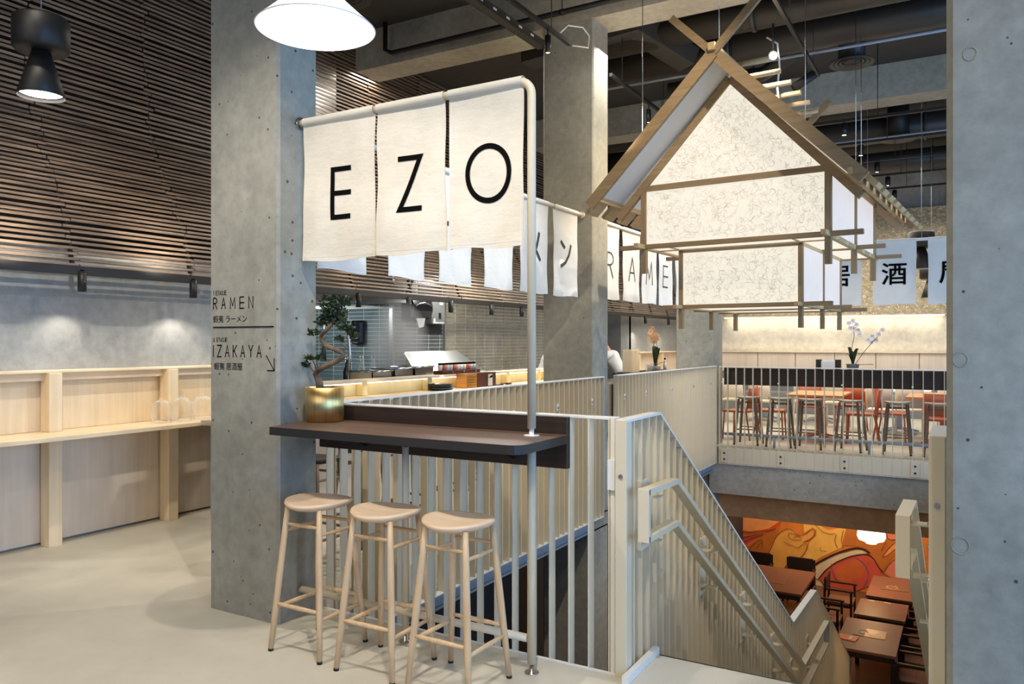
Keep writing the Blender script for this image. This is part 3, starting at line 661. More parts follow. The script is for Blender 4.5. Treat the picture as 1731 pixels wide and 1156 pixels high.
# ================================================================== COLUMN LETTERING (printed on the first column)
fcol = lambda x0, z0: (lambda u, v, d: (x0+u, 3.0585, z0+v))
sg = thing('wayfinding_print', 'black floor guide printed on the concrete column, with arrow', 'sign', (-3.798, 3.0585, 1.42))
X0 = -3.798
lettering('1 ETASJE', .022, .0035, fcol(X0, 1.822), .28).build('small_line', 'print_black', sg, True)
lettering('RAMEN', .064, .0065, fcol(X0, 1.741), .62, hs=1.05).build('ramen_word', 'print_black', sg, True)
text_mesh('蝦夷 ラーメン', .046, lambda x, y, z: (x+X0+.14, 3.0585, y+1.665)).build('ramen_japanese', 'print_black', sg, True)
B(X0, -3.305, 3.056, 3.0595, 1.632, 1.638).build('rule', 'print_black', sg, True)
lettering('U ETASJE', .022, .0035, fcol(X0, 1.552), .28).build('small_line', 'print_black', sg, True)
lettering('IZAKAYA', .066, .0065, fcol(X0, 1.465), .50, hs=1.0).build('izakaya_word', 'print_black', sg, True)
text_mesh('蝦夷 居酒屋', .046, lambda x, y, z: (x+X0+.125, 3.0585, y+1.393)).build('izakaya_japanese', 'print_black', sg, True)
mb = MB(); fc = fcol(-3.30, 1.392)
ribbon(mb, [(-.062,.082),(0,0)], .006, fc); ribbon(mb, [(0,.066),(0,0)], .006, fc); ribbon(mb, [(-.055,0),(0,0)], .006, fc)
mb.build('arrow', 'print_black', sg, True)
# ================================================================== RAILINGS
def slat_mesh(h, dirn, name='slat', dep=0.058, th=0.008):
    # vertical flat bar, its wide side square to the railing
    mb = MB()
    if dirn == 'x': mb.bbox(-th/2, th/2, -dep/2, dep/2, 0, h, c=.0015)
    else: mb.bbox(-dep/2, dep/2, -th/2, th/2, 0, h, c=.0015)
    return mb.mesh(name, 'cream_steel')
def rail_run(name, label, dirn, const, a, b, step, z0=-0.235, z1=1.185, side=1, clips=True, n_off=0):
    mid = (a+b)/2
    loc = (mid, const, z0) if dirn == 'x' else (const, mid, z0)
    t = thing(name, label, 'railing', loc)
    m = slat_mesh(z1-z0, dirn); n = int(abs(b-a)/step)
    for i in range(n+1):
        o = bpy.data.objects.new('slat', m); COL.objects.link(o); o.parent = t
        p = a+(b-a)*i/n - mid
        o.location = (p, 0, 0) if dirn == 'x' else (0, p, 0)
    L, Rr = a, b
    if dirn == 'x':
        BB(L-.006, Rr+.006, const-.03, const+.03, z1, z1+.012, c=.002).build('top_bar', 'white_steel', t, True)
        B(L, Rr, const-.03, const+.03, z0-.008, z0).build('bottom_bar', 'white_steel', t, True)
    else:
        BB(const-.03, const+.03, L-.006, Rr+.006, z1, z1+.012, c=.002).build('top_bar', 'white_steel', t, True)
        B(const-.03, const+.03, L, Rr, z0-.008, z0).build('bottom_bar', 'white_steel', t, True)
    return t
r1 = rail_run('railing', 'white flat bar railing behind the bar stools', 'x', 3.43, -3.24, -1.462, 0.1045)
# end stanchion, mid post and bolts
BB(-1.455, -1.43, 3.40, 3.46, -.3, 1.197, c=.002).build('end_post', 'white_steel', r1, True)
MB().box(-1.462, -1.425, 3.385, 3.40, .86, 1.0).build('joint_plate', 'white_steel', r1, True)
r2 = rail_run('railing', 'long cream railing along the left walkway, from the counter to the middle column', 'y', -3.27, 3.48, 7.42, 0.1)
r3 = rail_run('railing', 'cream railing along the left walkway beyond the middle column', 'y', -3.27, 7.80, 11.56, 0.1)
r4 = rail_run('railing', 'white railing across the far edge, in front of the dark bar stools', 'x', 11.565, -3.20, 0.20, 0.118, z1=1.18)
for r_, ys in ((r2, (4.3, 5.55, 6.35, 7.1)), (r3, (7.95, 8.6, 9.5, 10.4, 11.2))):
    for y in ys:
        MB().box(-3.236, -3.228, y-.016, y+.016, .93, .99).build('clip_plate', 'white_steel', r_, True)
        mb = MB(); mb.tube([(-3.232, y, .955), (-3.220, y, .955)], .011, 10); mb.build('clip_bolt', 'stainless', r_, True)
for x in (-3.12, -2.32, -1.48, -.62):
    MB().box(x-.05, x+.05, 11.527, 11.533, -.22, -.02).build('fixing_plate', 'cream_steel', r4, True)
    for z in (-.17, -.08): MB().tube([(x, 11.527, z), (x, 11.515, z)], .014, 8).build('bolt', 'charcoal', r4, True)
    MB().tube([(x-.03, 11.53, .96), (x-.03, 11.51, .96)], .012, 8).build('clip_bolt', 'white_steel', r4, True)
B(-3.2, .2, 11.54, 11.592, -.23, -.005).build('skirting_plate', 'cream_steel', r4, True)

# stair balustrades
def stair_rail(name, label, x, side):
    # upper level run -> flight -> landing -> flight
    pts = [(3.385, 1.18), (3.83, 1.18), (7.318, -.965), (8.53, -1.01), (11.3, -2.70)]
    low = [(3.385, -.30), (3.70, -.30), (7.30, -2.42), (8.60, -2.42), (10.4, -3.40), (11.3, -3.40)]
    def interp(P, y):
        for (a, za), (b_, zb) in zip(P, P[1:]):
            if a <= y <= b_: return za+(zb-za)*(y-a)/(b_-a)
        return P[-1][1]
    t = thing(name, label, 'railing', (x, 5.5, 0))
    y = 3.47
    while y < 11.26:
        zt = interp(pts, y); zl = interp(low, y)
        MB().box(-.029, .029, -.004, .004, zl, zt).build('slat', 'cream_steel', t).location = (0, y-5.5, 0)
        y += 0.1
    mb = MB()
    for (a, za), (b_, zb) in zip(pts, pts[1:]): mb.bar((x, a, za+.006), (x, b_, zb+.006), .06, .012, (0,0,1))
    mb.build('top_bar', 'white_steel', t, True)
    mb = MB()
    for (a, za), (b_, zb) in zip(low, low[1:]): mb.bar((x, a, za), (x, b_, zb), .06, .012, (0,0,1))
    mb.build('bottom_bar', 'white_steel', t, True)
    BB(x-.028, x+.028, 3.372, 3.44, -.3, 1.19, c=.002).build('end_post', 'cream_steel', t, True)
    BB(x-.028, x+.028, 11.27, 11.305, -3.40, -2.69, c=.002).build('end_post', 'cream_steel', t, True)
    mb = MB().tube([(x, 3.372, .93), (x, 3.366, .93)], .010, 10); mb.build('bolt', 'stainless', t, True)
    # double handrail
    hx = x+side*0.115
    U = [(3.37, .87), (3.78, .858), (7.25, -1.30), (8.60, -1.33)]
    Lo = [(3.37, .655), (3.78, .650), (7.28, -1.53), (8.60, -1.55)]
    for P, nm in ((U, 'upper_handrail'), (Lo, 'lower_handrail')):
        mb = MB()
        for (a, za), (b_, zb) in zip(P, P[1:]): mb.bar((hx, a, za), (hx, b_, zb), .052, .026)
        mb.build(nm, 'cream_steel', t, True)
    BB(hx-.026, hx+.026, 3.357, 3.383, .642, .884, c=.002).build('handrail_end', 'cream_steel', t, True)
    BB(hx-.026, hx+.026, 8.59, 8.61, -1.563, -1.317, c=.002).build('handrail_end', 'grey_steel', t, True)
    for y in (3.60, 4.55, 5.5, 6.45, 7.2, 8.0):
        zu, zl = interp(U, y), interp(Lo, y)
        sx = x+side*.033
        MB().box(min(x, sx), max(x, sx)+.0, y-.055, y+.055, zl-.10, zu+.02).build('bracket_plate', 'cream_steel', t, True)
        for z in (zu-.055, zl-.055): B(min(sx, hx), max(sx, hx), y-.03, y+.03, z-.004, z+.004).build('bracket_arm', 'cream_steel', t, True)
        for z in (zu-.05, (zu+zl)/2-.03, zl-.06): MB().tube([(sx, y-.035, z), (sx+side*.008, y-.035, z)], .009, 8).build('bolt', 'stainless', t, True)
stair_rail('stair_railing', 'cream slatted stair balustrade with double handrail, left of the stairs', -1.39, 1)
stair_rail('stair_railing', 'cream slatted stair balustrade with handrail, against the blue concrete pier', -.108, -1)
# stairs
st = thing('staircase', 'steel staircase with woven pale treads going down into the void', 'stairs', (-.75, 5.5, -1.5))
BB(-1.325, -.17, 3.30, 3.69, -.06, .012).build('top_landing', 'woven_mat', st, True)
B(-1.33, -.17, 3.692, 3.72, -.10, .004).build('shadow_gap', 'black_paint', st, True)  # solid black strip painting in the shade of the gap
B(-1.355, -1.325, 3.30, 3.71, -.10, .045).build('edge_strip', 'white_steel', st, True)
for k in range(12):
    y = 3.72+.29*k; z = -.175*(k+1)
    B(-1.33, -.17, y, y+.30, z-.04, z).build('tread', 'woven_mat', st, True)
B(-1.33, -.17, 7.2, 8.6, -2.31, -2.26).build('landing', 'woven_mat', st, True)
for k in range(6):
    y = 8.6+.29*k; z = -2.26-.175*(k+1)
    B(-1.33, -.17, y, y+.30, z-.04, z).build('tread', 'woven_mat', st, True)

# ================================================================== ENTRANCE COUNTER
ct = thing('bar_counter', 'dark wooden bar shelf fixed to the railing above the stools', 'counter', (-2.4, 3.2, 0))
x1c = -1.645
top = [(-3.135,2.875),(x1c-.06,2.875),(x1c-.03,2.885),(x1c-.008,2.91),(x1c,2.94),(x1c,3.345),(-3.255,3.345),(-3.25,3.30)]
MB().prism(top, 1.076, 1.11).build('top', 'counter_top', ct, True)
MB().prism([(x*1.0, y) for x, y in [(-3.130,2.880),(x1c-.06,2.8795),(x1c-.032,2.889),(x1c-.012,2.913),(x1c-.005,2.94),(x1c-.005,3.34),(-3.25,3.34)]], 1.068, 1.0765).build('underside', 'dark_wood', ct, True)
me = MB(); k = [(-3.1352,2.8745),(x1c-.06,2.8745),(x1c-.03,2.8845),(x1c-.0075,2.9095),(x1c+.0005,2.94),(x1c+.0005,3.345)]
for a, b_ in zip(k, k[1:]): me.bar((a[0], a[1], 1.089), (b_[0], b_[1], 1.089), .003, .040)
me.bar((-3.1352,2.8745,1.089), (-3.2552,3.345,1.089), .003, .040)
me.build('edge_band', 'charcoal', ct, True)
BB(-3.25, -1.655, 3.352, 3.385, .945, 1.192, c=.002).build('back_board', 'dark_wood', ct, True)
for x in (-2.9, -1.95): MB().prism([(3.352,1.068),(3.10,1.068),(3.352,.97)], x-.003, x+.003, lambda a, b_, c: (c, a, b_)).build('bracket', 'black_paint', ct, True)
MB().tube([(-2.36+.02*math.cos(t*PI/6), 3.02, 1.062-.02*math.sin(t*PI/6)) for t in range(7)], .003, 6).build('bag_hook', 'black_paint', ct, True)
MB().tube([(-2.31+.02*math.cos(t*PI/6), 3.02, 1.062-.02*math.sin(t*PI/6)) for t in range(7)], .003, 6).build('bag_hook', 'black_paint', ct, True)

# pole, banner rail, foot rail
pf = thing('banner_stand', 'cream tube frame carrying the three big letter banners', 'frame', (-1.775, 3.22, 0))
xp = -1.775
MB().tube([(xp,3.22,.045),(xp,3.22,1.066)], .021, 20).build('lower_pole', 'cream_steel', pf, True)
bend = [(xp, 3.22, 1.145), (xp, 3.22, 2.70)]+[(xp-.07+.07*math.cos(t*PI/16), 3.22, 2.71+.07*math.sin(t*PI/16)) for t in range(1, 9)]+[(-3.265, 3.22, 2.782)]
MB().tube(bend, .0205, 20).build('upper_pole', 'cream_steel', pf, True)
MB().lathe([(0,0),(.034,0),(.034,.004),(.012,.006),(.010,.05),(0,.05)], 20, (xp,3.22,0)).build('foot_flange', 'chrome', pf, True)
MB().lathe([(0,0),(.038,0),(.038,.005),(.012,.006),(.012,.04),(0,.04)], 20, (xp,3.22,1.11)).build('counter_flange', 'white_steel', pf, True)
mb = MB(); mb.tube([(-3.272,3.22,2.782),(-3.258,3.22,2.782)], .036, 18); mb.build('wall_flange', 'chrome', pf, True)
frl = thing('foot_rail', 'low cream foot rail tube behind the stools', 'foot rail', (-2.525, 3.22, 0))
MB().tube([(-3.262,3.22,.155),(xp-.02,3.22,.158)], .019, 16).build('tube', 'cream_steel', frl, True)
MB().tube([(-2.527,3.23,.05),(-2.527,3.23,1.066)], .018, 16).build('support_post', 'cream_steel', frl, True)
MB().lathe([(0,0),(.034,0),(.034,.004),(.012,.006),(.010,.055),(0,.055)], 20, (-2.527,3.23,0)).build('foot_flange', 'chrome', frl, True)

# ------------------------------------------------------------------ bar stool
def make_stool(name, label, wl='ash', ws='ash_seat', H=0.745, foot=.166, top_=.108, r0=.0155):
    t = thing(name, label, 'stool')
    n = 40; mb = MB(); rings = []
    prof_ = [(0,-.034),(.10,-.036),(.145,-.030),(.166,-.018),(.172,-.008),(.170,.0),(.160,.004),(.13,.002),(.08,-.002),(0,-.004)]
    def saddle(x, y): return .012*(x*x)/(.17**2) - .006*(y*y)/(.17**2)
    vs = []; 
    for (r, z) in prof_:
        for k in range(n):
            a = 2*PI*k/n; x, y = r*math.cos(a), r*math.sin(a)*.98
            vs.append((x, y, H+z+saddle(x, y)*(.8)))
    fs = [(i*n+k, i*n+(k+1)%n, (i+1)*n+(k+1)%n, (i+1)*n+k) for i in range(len(prof_)-1) for k in range(n)]
    mb.add(vs, fs, True); mb.build('seat', ws, t)
    leg = lambda sx, sy, z: (sx*(foot+(top_-foot)*z/(H-.03)), sy*(foot+(top_-foot)*z/(H-.03)), z)
    for sx in (-1, 1):
        for sy in (-1, 1):
            P = [leg(sx, sy, z) for z in (.012, .2, .4, .6, H-.022)]
            lg = MB().tube(P, [r0*.82, r0*1.03, r0*1.08, r0*1.0, r0*.85], 12).build('leg', wl, t)
            P = [leg(sx, sy, 0), leg(sx, sy, .0125)]
            MB().tube(P, r0*.86, 12).build('foot_cap', 'rubber', lg)
    def rung(a, b_, r=.0085):
        a = Vector(a); b_ = Vector(b_); m_ = (a+b_)/2
        MB().tube([a, a+(b_-a)*.15, m_, b_-(b_-a)*.15, b_], [r*.75, r*.98, r*1.18, r*.98, r*.75], 10).build('rung', wl, t)
    for sy, z1_, z2_ in ((-1, .235, .635), (1, .245, .63)):
        rung(leg(-1, sy, z1_), leg(1, sy, z1_), .0098); rung(leg(-1, sy, z2_), leg(1, sy, z2_))
    for sx, z1_, z2_ in ((-1, .215, .60), (1, .20, .60)):
        rung(leg(sx, -1, z1_), leg(sx, 1, z1_), .0098); rung(leg(sx, -1, z2_), leg(sx, 1, z2_))
    return t
GS = 'three ash bar stools at the dark bar shelf'
s1 = make_stool('bar_stool', 'ash wood bar stool nearest the lettered column, leftmost of three'); s1['group'] = GS
s1.location = (-2.868, 2.955, 0)
dup(s1, (-2.421, 2.945, 0), 0.02, 'ash wood bar stool in the middle of the three', GS)
dup(s1, (-2.005, 2.955, 0), -0.015, 'ash wood bar stool nearest the cream pole, rightmost of three', GS)
GK = 'stools along the kitchen counter'
ks = make_stool('counter_stool', 'dark seated stool at the kitchen counter, first beyond the near railing', 'walnut_leg', 'charcoal', .74); ks['group'] = GK
ks.location = (-3.95, 4.05, 0)
for i, (y, l) in enumerate([(4.65, 'second'), (5.25, 'third'), (5.85, 'fourth'), (6.45, 'fifth'), (7.05, 'sixth')]):
    dup(ks, (-4.08, y, 0), .1*i, 'dark seated stool at the kitchen counter, %s from the entrance' % l, GK)
GF = 'dark stools behind the far railing'
fs_ = make_stool('bar_stool', 'walnut legged stool behind the far railing, next to the far column', 'walnut_leg', 'seat_taupe', .715, .175, .12, .019)
fs_.location = (-2.91, 12.12, 0); fs_['group'] = GF
for x, l in ((-2.44, 'second'), (-2.02, 'third'), (-1.47, 'fourth'), (-.87, 'fifth'), (-.37, 'sixth')):
    dup(fs_, (x, 12.10, 0), random.uniform(-.15, .15), 'walnut legged stool behind the far railing, %s from the far column' % l, GF)

# ================================================================== BANNERS
def banner(label, axis, c, u0, u1, z0, z1, mat, glyph=None, gh=.28, gw=.026, gz=None, taper=0.0, group=None, kanji=False, seed=0, hs=1.0, du=0):
    """axis 'x': hangs along X facing -Y at y=c; axis 'y': hangs along Y facing +X at x=c"""
    rnd = random.Random(seed); p1, p2, p3 = [rnd.uniform(0, 6) for _ in range(3)]
    mid = (u0+u1)/2; half = (u1-u0)/2
    def wv(u, z):
        v = (z1-z)/(z1-z0)
        return v*(.012*math.sin(9*(u-mid)+p1)+.006*math.sin(21*(u-mid)+p2+4*v)) + .0035*math.sin(14*z+p3+5*(u-mid))
    sgn = -1 if axis == 'x' else 1
    def f(u, z, d):
        w = wv(u, z)*1.0
        return (u, c+sgn*d+w, z) if axis == 'x' else (c+sgn*d+w, u, z)
    t = thing('banner', label, 'banner', (mid, c, z0) if axis == 'x' else (c, mid, z0), 0, group)
    nu, nz = 26, 44; mb = MB()
    for layer in (0, 1):
        vs = []
        for j in range(nz+1):
            z = z0+(z1-z0)*j/nz; v = 1-j/nz
            hh = half*(1-taper*(math.sin(v*PI/2)**2))+ .003*math.sin(9*v+p1)
            for i in range(nu+1):
                u = mid+hh*(2*i/nu-1)
                zz = z + (0.006*math.sin(3*(u-mid)/half+p2) if j == 0 else 0)
                vs.append(f(u, zz, .0015 if layer == 0 else -.0015))
        fs = [(j*(nu+1)+i, j*(nu+1)+i+1, (j+1)*(nu+1)+i+1, (j+1)*(nu+1)+i) for j in range(nz) for i in range(nu)]
        if (layer == 1) != (axis == 'y'): fs = [q[::-1] for q in fs]
        mb.add(vs, fs, True)
    mb.build('cloth', mat, t, True)
    # sleeve around the rail and stitched hem
    S = MB(); R = .0245
    pts = [(u0+(u1-u0)*k/8, c, z1) if axis == 'x' else (c, u0+(u1-u0)*k/8, z1) for k in range(9)]
    S.tube(pts, R, 16, False); S.build('rail_sleeve', mat, t, True)
    hm = MB()
    for zz in (z0+.02,):
        ribbon(hm, [(mid-half*(1-taper)*.97, zz), (mid+half*(1-taper)*.97, zz)], .0022, lambda u, v, d: f(u, v, .0024), seg=.02)
    for sx in (-1, 1):
        ribbon(hm, [(mid+sx*(half*(1-taper*(math.sin((1-k/12)*PI/2)**2))-.012), z0+(z1-z0)*k/12) for k in range(13)], .0018, lambda u, v, d: f(u, v, .0024), seg=.03)
    hm.build('stitching', 'white_panel', t, True)
    if glyph and not kanji:
        gw_, st_ = GL[glyph]; L = MB(); x = mid+du-gw_*hs*gh/2
        for pl in st_: ribbon(L, [(x+px*gh*hs, gz+py*gh) for px, py in pl], gw, lambda u, v, d: f(u, v, .0042), seg=.012)
        L.build('letter', 'print_black' if mat == 'linen' else 'print_grey', t, True)
    elif glyph:
        L = text_mesh(glyph, gh, lambda x, y, z: f(mid+du+x, gz+y, .012), .004); L.build('letter', 'print_black', t, True)
    return t
GE = 'three large entrance banners'
banner('large off white linen banner with black letter E', 'x', 3.22, -3.235, -2.722, 2.0, 2.782, 'linen', 'E', .262, .027, 2.234, seed=1, group=GE, hs=.9, du=.015)
banner('large off white linen banner with black letter Z', 'x', 3.22, -2.703, -2.270, 2.005, 2.782, 'linen', 'Z', .262, .027, 2.234, seed=2, group=GE, hs=.95)
banner('large off white linen banner with black letter O', 'x', 3.22, -2.243, -1.818, 2.008, 2.782, 'linen', 'O', .262, .027, 2.237, seed=3, group=GE, hs=.97, du=.015)
XB = -3.41
GR = 'white kitchen banners, Japanese row'
row = [('蝦', 3.46, 3.98, 'first'), ('夷', 4.13, 4.62, 'second'), ('ラ', 4.72, 5.23, 'third'), ('ー', 5.37, 5.87, 'fourth'), ('メ', 5.97, 6.50, 'fifth'), ('ン', 6.61, 7.13, 'last')]
for i, (g, a, b_, nm) in enumerate(row):
    banner('white banner of the Japanese row, %s from the entrance%s' % (nm, ', brushed grey character'), 'y', XB, a, b_, 1.995, 2.84, 'linen_white', g, .27 if g in GL else .30, .034, 2.27, taper=.09, group=GR, kanji=g not in GL, seed=10+i)
GA = 'white kitchen banners, letter row'
for i, (g, a, b_) in enumerate([('R', 7.72, 8.22), ('A', 8.33, 8.87), ('M', 8.93, 9.43), ('E', 9.52, 10.04), ('N', 10.16, 10.68)]):
    banner('white banner with thin black letter %s beyond the middle column' % g, 'y', XB, a, b_, 2.02, 2.84, 'linen_white', g, .27, .020, 2.26, taper=.10, group=GA, seed=20+i, hs=1.2)
def rail(label, p0, p1, knob=None):
    t = thing('banner_rail', label, 'rail', p0)
    MB().tube([p0, p1], .02, 14).build('rod', 'white_steel', t, True)
    d = (Vector(p1)-Vector(p0)).normalized()
    for q, s_ in ((p0, -1), (p1, 1)): MB().tube([q, Vector(q)+d*s_*.03], .034, 14).build('end_knob', 'cream_steel', t, True)
    return t
rail('white rod holding the Japanese banner row, fixed to the middle column', (XB, 3.38, 2.84), (XB, 7.22, 2.84))
rail('white rod holding the letter banner row beyond the middle column', (XB, 7.68, 2.84), (XB, 11.6, 2.84))
GI = 'white banners over the far counter'
for i, (g, a, b_) in enumerate([('居', -1.93, -1.325), ('酒', -1.178, -.637), ('屋', -.493, .09)]):
    banner('pale banner over the far counter with black character, %s' % ('half hidden by the lantern house' if i == 0 else 'fully visible' if i == 1 else 'cut by the blue pier'), 'x', 12.085, a, b_, 2.07, 2.955, 'linen_white', g, .33, .03, 2.375, taper=.0, group=GI, kanji=True, seed=30+i)
rr = rail('white rod holding the far character banners', (-3.30, 12.085, 2.955), (.4, 12.085, 2.955))
for x in (-2.4, -1.25, -.57, .2): MB().tube([(x, 12.085, 2.955), (x, 12.085, 4.86)], .003, 5).build('hanging_wire', 'grey_steel', rr, True)

# ================================================================== LANTERN HOUSE
HR = math.radians(-3.4); ch, sh = math.cos(HR), math.sin(HR)
lc = (-2.137, 7.5, 1.87)
hl = (lc[0]*ch-lc[1]*sh, lc[0]*sh+lc[1]*ch, lc[2])
H = thing('lantern_house', 'suspended house shaped paper lantern with oak frame over the void', 'lantern', hl, HR)
def hb(mb, name, mat, label=None):     # geometry given in the lantern's own frame
    return obj(name, mb.mesh(name, mat, lc), H, label)
XL, XR, YF, YB = -2.946, -1.328, 6.5, 8.60; YM = 7.58; ZB, ZT = 2.40, 2.94; XC = (XL+XR)/2; AP = 3.80
T = .05
Cx = [XL+T/2, XR-T/2]
for y in (YF+T/2, YM, YB-T/2):
    for x in Cx: hb(MB().bbox(x-T/2, x+T/2, y-T/2 if y != YM else y-.015, y+T/2 if y != YM else y+.015, 2.165, ZT, c=.002), 'post', 'oak_frame_z')
    for (zz, wd) in ((ZB, .045),):
        if y == YF+T/2: hb(MB().bbox(XL-.20, XR+.235, y-.03, y+.012, zz-.018, zz+.022, c=.002), 'base_beam', 'oak_frame')
        else: hb(MB().bbox(XL-.20, XR+.235, y-.02, y+.02, zz-.018, zz+.018, c=.002), 'base_beam', 'oak_frame')
hb(MB().bbox(XL, XR, YF, YF+T, ZT-.045, ZT+.005, c=.002), 'tie_beam', 'oak_frame')
hb(MB().bbox(XL, XR, YB-T, YB, ZT-.045, ZT+.005, c=.002), 'tie_beam', 'oak_frame')
for x in Cx:
    hb(MB().bbox(x-.02, x+.02, YF-.16, YB+.16, ZB-.02, ZB+.02, c=.002), 'base_beam', 'oak_light')
    hb(MB().bbox(x-.02, x+.02, YF, YB, ZT-.03, ZT, c=.002), 'eave_beam', 'oak_light')
sl_ = (AP-ZT)/(XC-XL)
for y in (YF+.02, YB-.02):
    for s_ in (-1, 1):
        xe = XC+s_*(XC-XL+.22); ze = AP-sl_*(XC-XL+.22)
        hb(MB().bar((xe, y, ze-.03), (XC, y, AP-.03), .045, .065), 'rafter', 'oak_frame')
# outer barge boards and crossed finials
for y in (6.10, 8.95):
    for s_ in (-1, 1):
        xe = XC+s_*1.115; xt = XC-s_*.36
        if y > 8: xt = XC-s_*.30
        z_of = lambda x: 3.86-sl_*0.945*abs(x-XC)
        ztop = 3.86+sl_*.945*abs(xt-XC)
        hb(MB().bar((xe, y+(.02 if s_ > 0 else 0), z_of(xe)), (XC, y+(.02 if s_ > 0 else 0), 3.86), .035, .095), 'barge_board', 'oak_frame')
        hb(MB().bar((XC, y+(.02 if s_ > 0 else 0), 3.86), (xt, y+(.02 if s_ > 0 else 0), ztop), .035, .06), 'crossed_finial', 'oak_frame')
# roof skins (white underside)
for s_ in (-1, 1):
    xe = XC+s_*1.02; ze = 3.835-sl_*.945*1.02
    mb = MB(); n = Vector((s_*sl_*.945, 0, 1)).normalized()*.012
    P = [Vector((XC, 6.12, 3.835)), Vector((xe, 6.12, ze)), Vector((xe, 8.93, ze)), Vector((XC, 8.93, 3.835))]
    mb.add([p-n for p in P]+[p+n for p in P], [(0,1,2,3),(7,6,5,4),(0,4,5,1),(1,5,6,2),(2,6,7,3),(3,7,4,0)])
    hb(mb, 'roof_skin', 'white_panel')
    hb(MB().bar((xe, 6.10, ze-.015), (xe, 8.95, ze-.015), .035, .05), 'eave_board', 'oak_light')
    for k in range(9):      # rafters over the skin, tails past the eave
        y = 6.28+.31*k
        x2 = XC+s_*1.19; z2 = 3.89-sl_*.945*1.19
        hb(MB().bar((XC+s_*.02, y, 3.875), (x2, y, z2), .19, .036), 'roof_batten', 'oak_light')
for k in range(6):
    y = 6.75+.36*k
    hb(MB().tube([(XC-.16, y, 3.955), (XC+.26, y, 3.955)], .024, 12), 'ridge_log', 'oak_light')
hb(MB().bbox(XC-.03, XC+.03, 6.05, 9.0, 3.87, 3.93, c=.003), 'ridge_beam', 'oak_light')
# paper panels
q = 0.008
hb(MB().box(XL+T, XR-T, YF+.02, YF+.02+q, ZB+.02, ZT-.045), 'paper_panel', 'lantern_paper', 'lit paper panel with long fibres')
hb(MB().prism([(XL+.06, ZT+.005), (XR-.06, ZT+.005), (XC, AP-.05)], YF+.02, YF+.02+q, lambda a, b_, c: (a, c, b_)), 'gable_paper', 'lantern_paper')
hb(MB().prism([(XL+.06, ZT+.005), (XR-.06, ZT+.005), (XC, AP-.05)], YB-.03, YB-.03+q, lambda a, b_, c: (a, c, b_)), 'gable_paper', 'lantern_paper')
hb(MB().box(XL+T, XR-T, YB-.03, YB-.022, ZB+.02, ZT-.045), 'paper_panel', 'lantern_paper')
for x in (XL+.02, XR-.028):
    for a, b_ in ((YF+T, YM-.015), (YM+.015, YB-T)):
        hb(MB().box(x, x+q, a, b_, ZB+.02, ZT+.0), 'paper_panel', 'lantern_side_paper', 'plain white paper side panel')
hb(MB().box(XL+T, XR-T, YF+T, YB-T, ZB-.004, ZB+.004), 'base_paper', 'lantern_base_paper')
# lower box
xl, xr, yf, yb = -2.707, -1.613, 6.80, 8.40; zb_, zt_ = 1.87, ZB-.02; ym = 7.62
for y in (yf+.02, ym, yb-.02):
    for x in (xl+.02, xr-.02): hb(MB().bbox(x-.02, x+.02, y-.02 if y != ym else y-.012, y+.02 if y != ym else y+.012, zb_-.20, zt_, c=.002), 'lower_post', 'oak_frame_z')
    hb(MB().bbox(xl-.16, xr+.235, y-.02, y+.018, zb_-.018, zb_+.018, c=.002), 'lower_beam', 'oak_frame')
for x in (xl+.02, xr-.02):
    hb(MB().bbox(x-.018, x+.018, yf-.14, yb+.14, zb_-.018, zb_+.014, c=.002), 'lower_beam', 'oak_light')
    hb(MB().bbox(x-.012, x+.012, yf, yb, zt_-.02, zt_+.002, c=.002), 'upper_frame', 'oak_light')
hb(MB().bbox(xl, xr, yf, yf+.025, zt_-.02, zt_+.002, c=.002), 'upper_frame', 'oak_frame')
hb(MB().bbox(XL, XR, yf-.012, yf+.012, ZB-.016, ZB-.006, c=.001), 'cross_batten', 'oak_light')
hb(MB().bbox(XL, XR, ym-.01, ym+.01, ZB-.016, ZB-.006, c=.001), 'cross_batten', 'oak_light')
for k in (xl+.02, xr-.02): hb(MB().bbox(k-.01, k+.01, YF, YB, ZB-.017, ZB-.007, c=.001), 'cross_batten', 'oak_light')
hb(MB().box(xl+.04, xr-.04, yf+.012, yf+.02, zb_+.018, zt_-.02), 'paper_panel', 'lantern_paper')
hb(MB().box(xl+.04, xr-.04, yb-.02, yb-.012, zb_+.018, zt_-.02), 'paper_panel', 'lantern_paper')
for x in (xl+.014, xr-.022):
    for a, b_ in ((yf+.04, ym-.012), (ym+.012, yb-.04)):
        hb(MB().box(x, x+q, a, b_, zb_+.016, zt_-.002), 'paper_panel', 'lantern_side_paper')
hb(MB().box(xl+.04, xr-.04, yf+.04, yb-.04, zb_-.004, zb_+.004), 'base_paper', 'lantern_base_paper')
# curly fibres pressed into the front papers
def fibres(n, inside, x0, x1, z0, z1, y, seed):
    rnd = random.Random(seed); mb = MB(); c_ = 0
    while c_ < n:
        x = rnd.uniform(x0, x1); z = rnd.uniform(z0, z1); a = rnd.uniform(0, 6.28); k = rnd.uniform(-60, 60); L = rnd.uniform(.03, .09)
        pts = []
        for i in range(7):
            if not inside(x, z): break
            pts.append((x, z)); x += math.cos(a)*L/6; z += math.sin(a)*L/6; a += k*L/6
        if len(pts) == 7:
            ribbon(mb, pts, rnd.choice((.0012, .0017, .0023)), lambda u, v, d: (u, y, v)); c_ += 1
    return mb
gi = lambda x, z: abs(x-XC) < (AP-.06-z)/sl_ - .02
hb(fibres(560, gi, XL, XR, ZT+.01, AP-.1, YF+.0185, 3), 'fibres', 'fibre').__setitem__('kind', 'stuff')
hb(fibres(620, lambda x, z: XL+.055 < x < XR-.055 and ZB+.025 < z < ZT-.05, XL, XR, ZB, ZT, YF+.0185, 4), 'fibres', 'fibre').__setitem__('kind', 'stuff')
